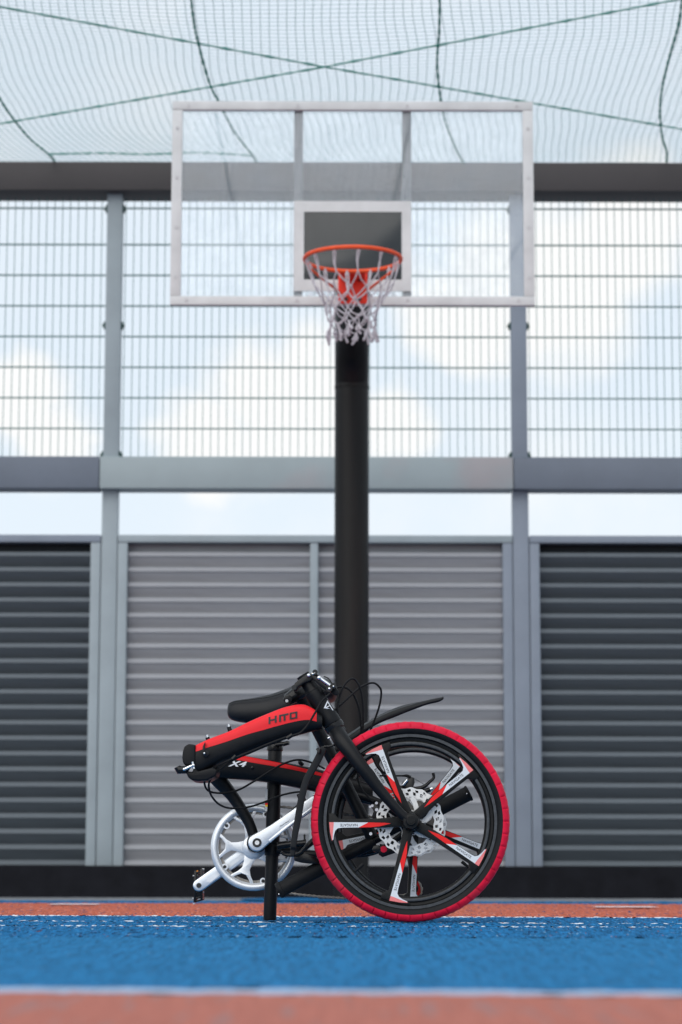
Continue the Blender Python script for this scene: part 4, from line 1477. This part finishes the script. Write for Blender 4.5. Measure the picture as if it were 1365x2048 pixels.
# sprocket cluster and rear stays
b = MB()
hubY = hubR.y
for k, r in enumerate((50, 44, 38, 32, 26)):
    b.lathe(Vector((hubR.x, hubY + .035 + .004 * k, hubR.z)), [(12 * wl, -.001), (r * wl, -.001), (r * wl, .001), (12 * wl, .001)], 40, closed=True)
b.build('sprockets', M['chain'], bike)
for s in (-1, 1):
    b = MB()
    yy = YR + s * .058
    px_tube(b, [(556, 1700, YR + s * .02, 8), (620, 1708, YR + s * .045, 7.5), (700, 1710, yy, 6.5), (760, 1700, yy, 6.2), (826, 1654, yy, 6.5)], 12)
    b.build('chain_stay', M['black'], bike)
    b = MB()
    px_tube(b, [(552, 1545, YR + s * .02, 8), (640, 1575, YR + s * .04, 8), (745, 1600, yy, 8), (800, 1632, yy, 7), (828, 1650, yy, 7)], 12)
    b.build('seat_stay', M['black'], bike)
b = MB()
px_tube(b, [(686, 1713, YH + .04, 5.5), (720, 1707, YH + .04, 5.8), (762, 1700, YH + .04, 5.6)], 12)
b.poly([(760, 1688), (790, 1694), (792, 1706), (766, 1715), (758, 1710)], YH + .03, .02)
b.build('kickstand', M['black_gloss'], bike, bevel=.001)
# brake calipers beside the discs
b = MB()
b.poly([(742, 1612), (752, 1606), (764, 1606), (768, 1618), (778, 1626), (784, 1638), (774, 1650), (760, 1648), (752, 1640), (744, 1634), (748, 1622)], Y0 + .042, .03)
b.poly([(748, 1692), (758, 1690), (764, 1700), (752, 1706), (744, 1700)], Y0 + .05, .02)
ca = b.build('brake_caliper', M['black_gloss'], bike, bevel=.002)
for x, y, r in ((754, 1620, .0042), (763, 1637, .0046), (753.5, 1606.5, .0036), (763, 1611, .0032), (745, 1612, .0036), (741, 1614, .003), (742, 1668, .004)):
    MB().cyl(at(x, y, Y0 + .036), at(x, y, Y0 + .044), r, 12).build('caliper_bolt', M['chrome'], ca)
b = MB(); b.cyl(at(768, 1699, Y0 + .05), at(768, 1699, Y0 + .065), 6.8 * s0, 14); b.build('pad_adjuster', M['red_rubber'], ca, bevel=.0012)

# ---- mudguards
b = MB()
sp = spline([(648, 1496, 5.5), (643, 1506, 7), (630, 1531, 7), (614, 1560, 6.6), (604, 1595, 6.6), (596, 1640, 6.4), (590, 1672, 6.0), (586.5, 1700, 5.2), (585, 1713, 3.5)], 5)
P = [at(p[0], p[1], Y0 + .01) for p in sp]
for i, p in enumerate(P):
    t_ = (P[min(i + 1, len(P) - 1)] - P[max(0, i - 1)]).normalized()
    nrm = t_.cross(Vector((0, 1, 0))).normalized() * sp[i][2] * s0
    w_ = .027 * (1 if i < len(P) - 6 else .8)
    b.v += [p + nrm + Vector((0, -w_, 0)), p - nrm + Vector((0, -w_, 0)), p - nrm + Vector((0, w_, 0)), p + nrm + Vector((0, w_, 0))]
n = len(P)
b.f = [(i * 4 + j, i * 4 + (j + 1) % 4, (i + 1) * 4 + (j + 1) % 4, (i + 1) * 4 + j) for i in range(n - 1) for j in range(4)] + [(3, 2, 1, 0), tuple((n - 1) * 4 + j for j in range(4))]
b.m = [0] * len(b.f)
b.build('mudguard', M['fender'], bike, bevel=.002, label='narrow front mudguard hanging beside the tyre')
b = MB()
b.cyl(at(635, 1503, Y0 - .02), at(640, 1500, Y0 - .02), .007, 12); b.cyl(at(638, 1506, Y0 - .028), at(640, 1498, Y0 - .028), .005, 10)
px_tube(b, [(641, 1500, Y0, 2.2), (648, 1494, Y0, 2.0), (660, 1493, Y0, 2), (672, 1490, Y0, 2)], 8)
b.build('mudguard_bracket', M['black_gloss'], bike)
b = MB()
top_ = [(690, 1474), (745, 1439), (797, 1415), (850, 1402.5), (884, 1395), (887.5, 1394.5)]
bot_ = [(690, 1492), (745, 1452.5), (797, 1430), (850, 1409.5), (878, 1402.5), (887.5, 1397.5)]
T_, B_ = spline([(a, c, .036 - .004 * i) for i, (a, c) in enumerate(top_)], 6), spline([(a, c, 0) for a, c in bot_], 6)
for p, q_ in zip(T_, B_):
    for fx, fy in ((-1, 1), (-.75, .35), (0, 0), (.75, .35), (1, 1)):
        m_ = p[:2] * (1 - fy) + q_[:2] * fy
        b.v.append(at(m_[0], m_[1], YR) + Vector((0, fx * p[2], 0)))
n = len(T_)
b.f = [(i * 5 + j, i * 5 + j + 1, (i + 1) * 5 + j + 1, (i + 1) * 5 + j) for i in range(n - 1) for j in range(4)]
b.m = [0] * len(b.f)
mg = b.build('mudguard', M['fender'], bike, label='rear mudguard blade pointing up behind the wheel')
md = mg.modifiers.new('thickness', 'SOLIDIFY'); md.thickness = .003; md.offset = 0
b = MB(); px_tube(b, [(668, 1502, YR, 5), (682, 1494, YR, 5.5), (704, 1478, YR, 7)], 10); b.build('mudguard_arm', M['fender'], bike)

# ---- cables and hoses
cables = [
    [(676, 1428, 6.13), (677, 1405, 6.13), (686, 1376, 6.13), (700, 1359, 6.13), (712, 1361, 6.14), (723, 1384, 6.15), (727, 1425, 6.17), (726, 1478, 6.19)],
    [(668, 1424, 6.14), (684, 1408, 6.14), (720, 1376, 6.15), (745, 1366, 6.16), (759, 1374, 6.17), (763, 1388, 6.18), (757, 1420, 6.19), (737, 1472, 6.21)],
    [(672, 1376, 6.16), (682, 1374, 6.16), (697, 1378, 6.16), (710, 1394, 6.17), (720, 1425, 6.18), (724, 1476, 6.20)],
    [(661, 1387, 6.07), (645, 1402, 6.07), (630, 1427, 6.07), (616, 1450, 6.07), (602, 1465, 6.07), (590, 1470, 6.075), (575, 1474, 6.08), (540, 1487, 6.08), (500, 1504, 6.08), (468, 1517, 6.08), (440, 1530, 6.09), (424, 1545, 6.12), (411, 1560, 6.14), (410, 1571, 6.16), (416, 1581, 6.18), (430, 1586, 6.22), (455, 1586, 6.27), (480, 1579, 6.3), (510, 1562, 6.31), (545, 1540, 6.31), (572, 1526, 6.32), (598, 1520, 6.32), (625, 1526, 6.33), (650, 1538, 6.34)],
    [(575, 1476, 6.085), (540, 1489, 6.085), (500, 1506, 6.085), (468, 1520, 6.085), (436, 1543, 6.10), (420, 1562, 6.14), (418.5, 1578, 6.16), (425, 1595, 6.2), (440, 1610, 6.26), (462, 1617, 6.32), (495, 1615, 6.33), (525, 1606, 6.34), (560, 1592, 6.34), (590, 1585, 6.33), (612, 1584, 6.32)],
    [(724, 1476, 6.2), (722, 1520, 6.22), (716, 1550, 6.23), (722, 1575, 6.22), (735, 1592, 6.2), (748, 1604, 6.18)],
    [(737, 1472, 6.21), (745, 1510, 6.2), (760, 1540, 6.19), (790, 1552, 6.19)],
]
b = MB()
for c_ in cables:
    sp = spline(c_, 7)
    cb = MB()
    cb.tube([at(*p) for p in sp], 2.15 * s0, 8)
    cb.build('brake_cable', M['rubber'], bike)
for (x0_, y0_, x1_, y1_) in ((574, 1477, 585, 1470), (465, 1519, 472, 1512)):
    b = MB(); b.cyl(at(x0_, y0_, 6.08), at(x1_, y1_, 6.08), 4.4 * s0, 12); b.build('cable_clip', M['black_gloss'], bike)
b = MB()
px_tube(b, [(598, 1522, YR - .07, 2), (601, 1526, YR - .07, 4.5), (606, 1530, YR - .066, 4)], 10)
b.build('cable_stop', M['black_gloss'], bike)
# small fittings between seat tube and wheel
b = MB()
b.poly([(600, 1586), (606, 1584), (613, 1600), (632, 1596), (642, 1588), (652, 1592), (648, 1606), (622, 1612), (608, 1606)], YR - .05, .03)
b.cyl(at(597, 1588, YR - .05), at(602, 1604, YR - .05), .005, 10)
b.cyl(at(561, 1648, YR - .045), at(604, 1606, YR - .045), 5 * s0, 12)
b.build('shifter_body', M['black_gloss'], bike, bevel=.0015)
b = MB(); b.cyl(at(600, 1596, YR - .058), at(600, 1599, YR - .058), .003, 8); b.cyl(at(626, 1590, YR - .056), at(632, 1588, YR - .056), .002, 8); b.build('shifter_bolt', M['chrome'], bike)
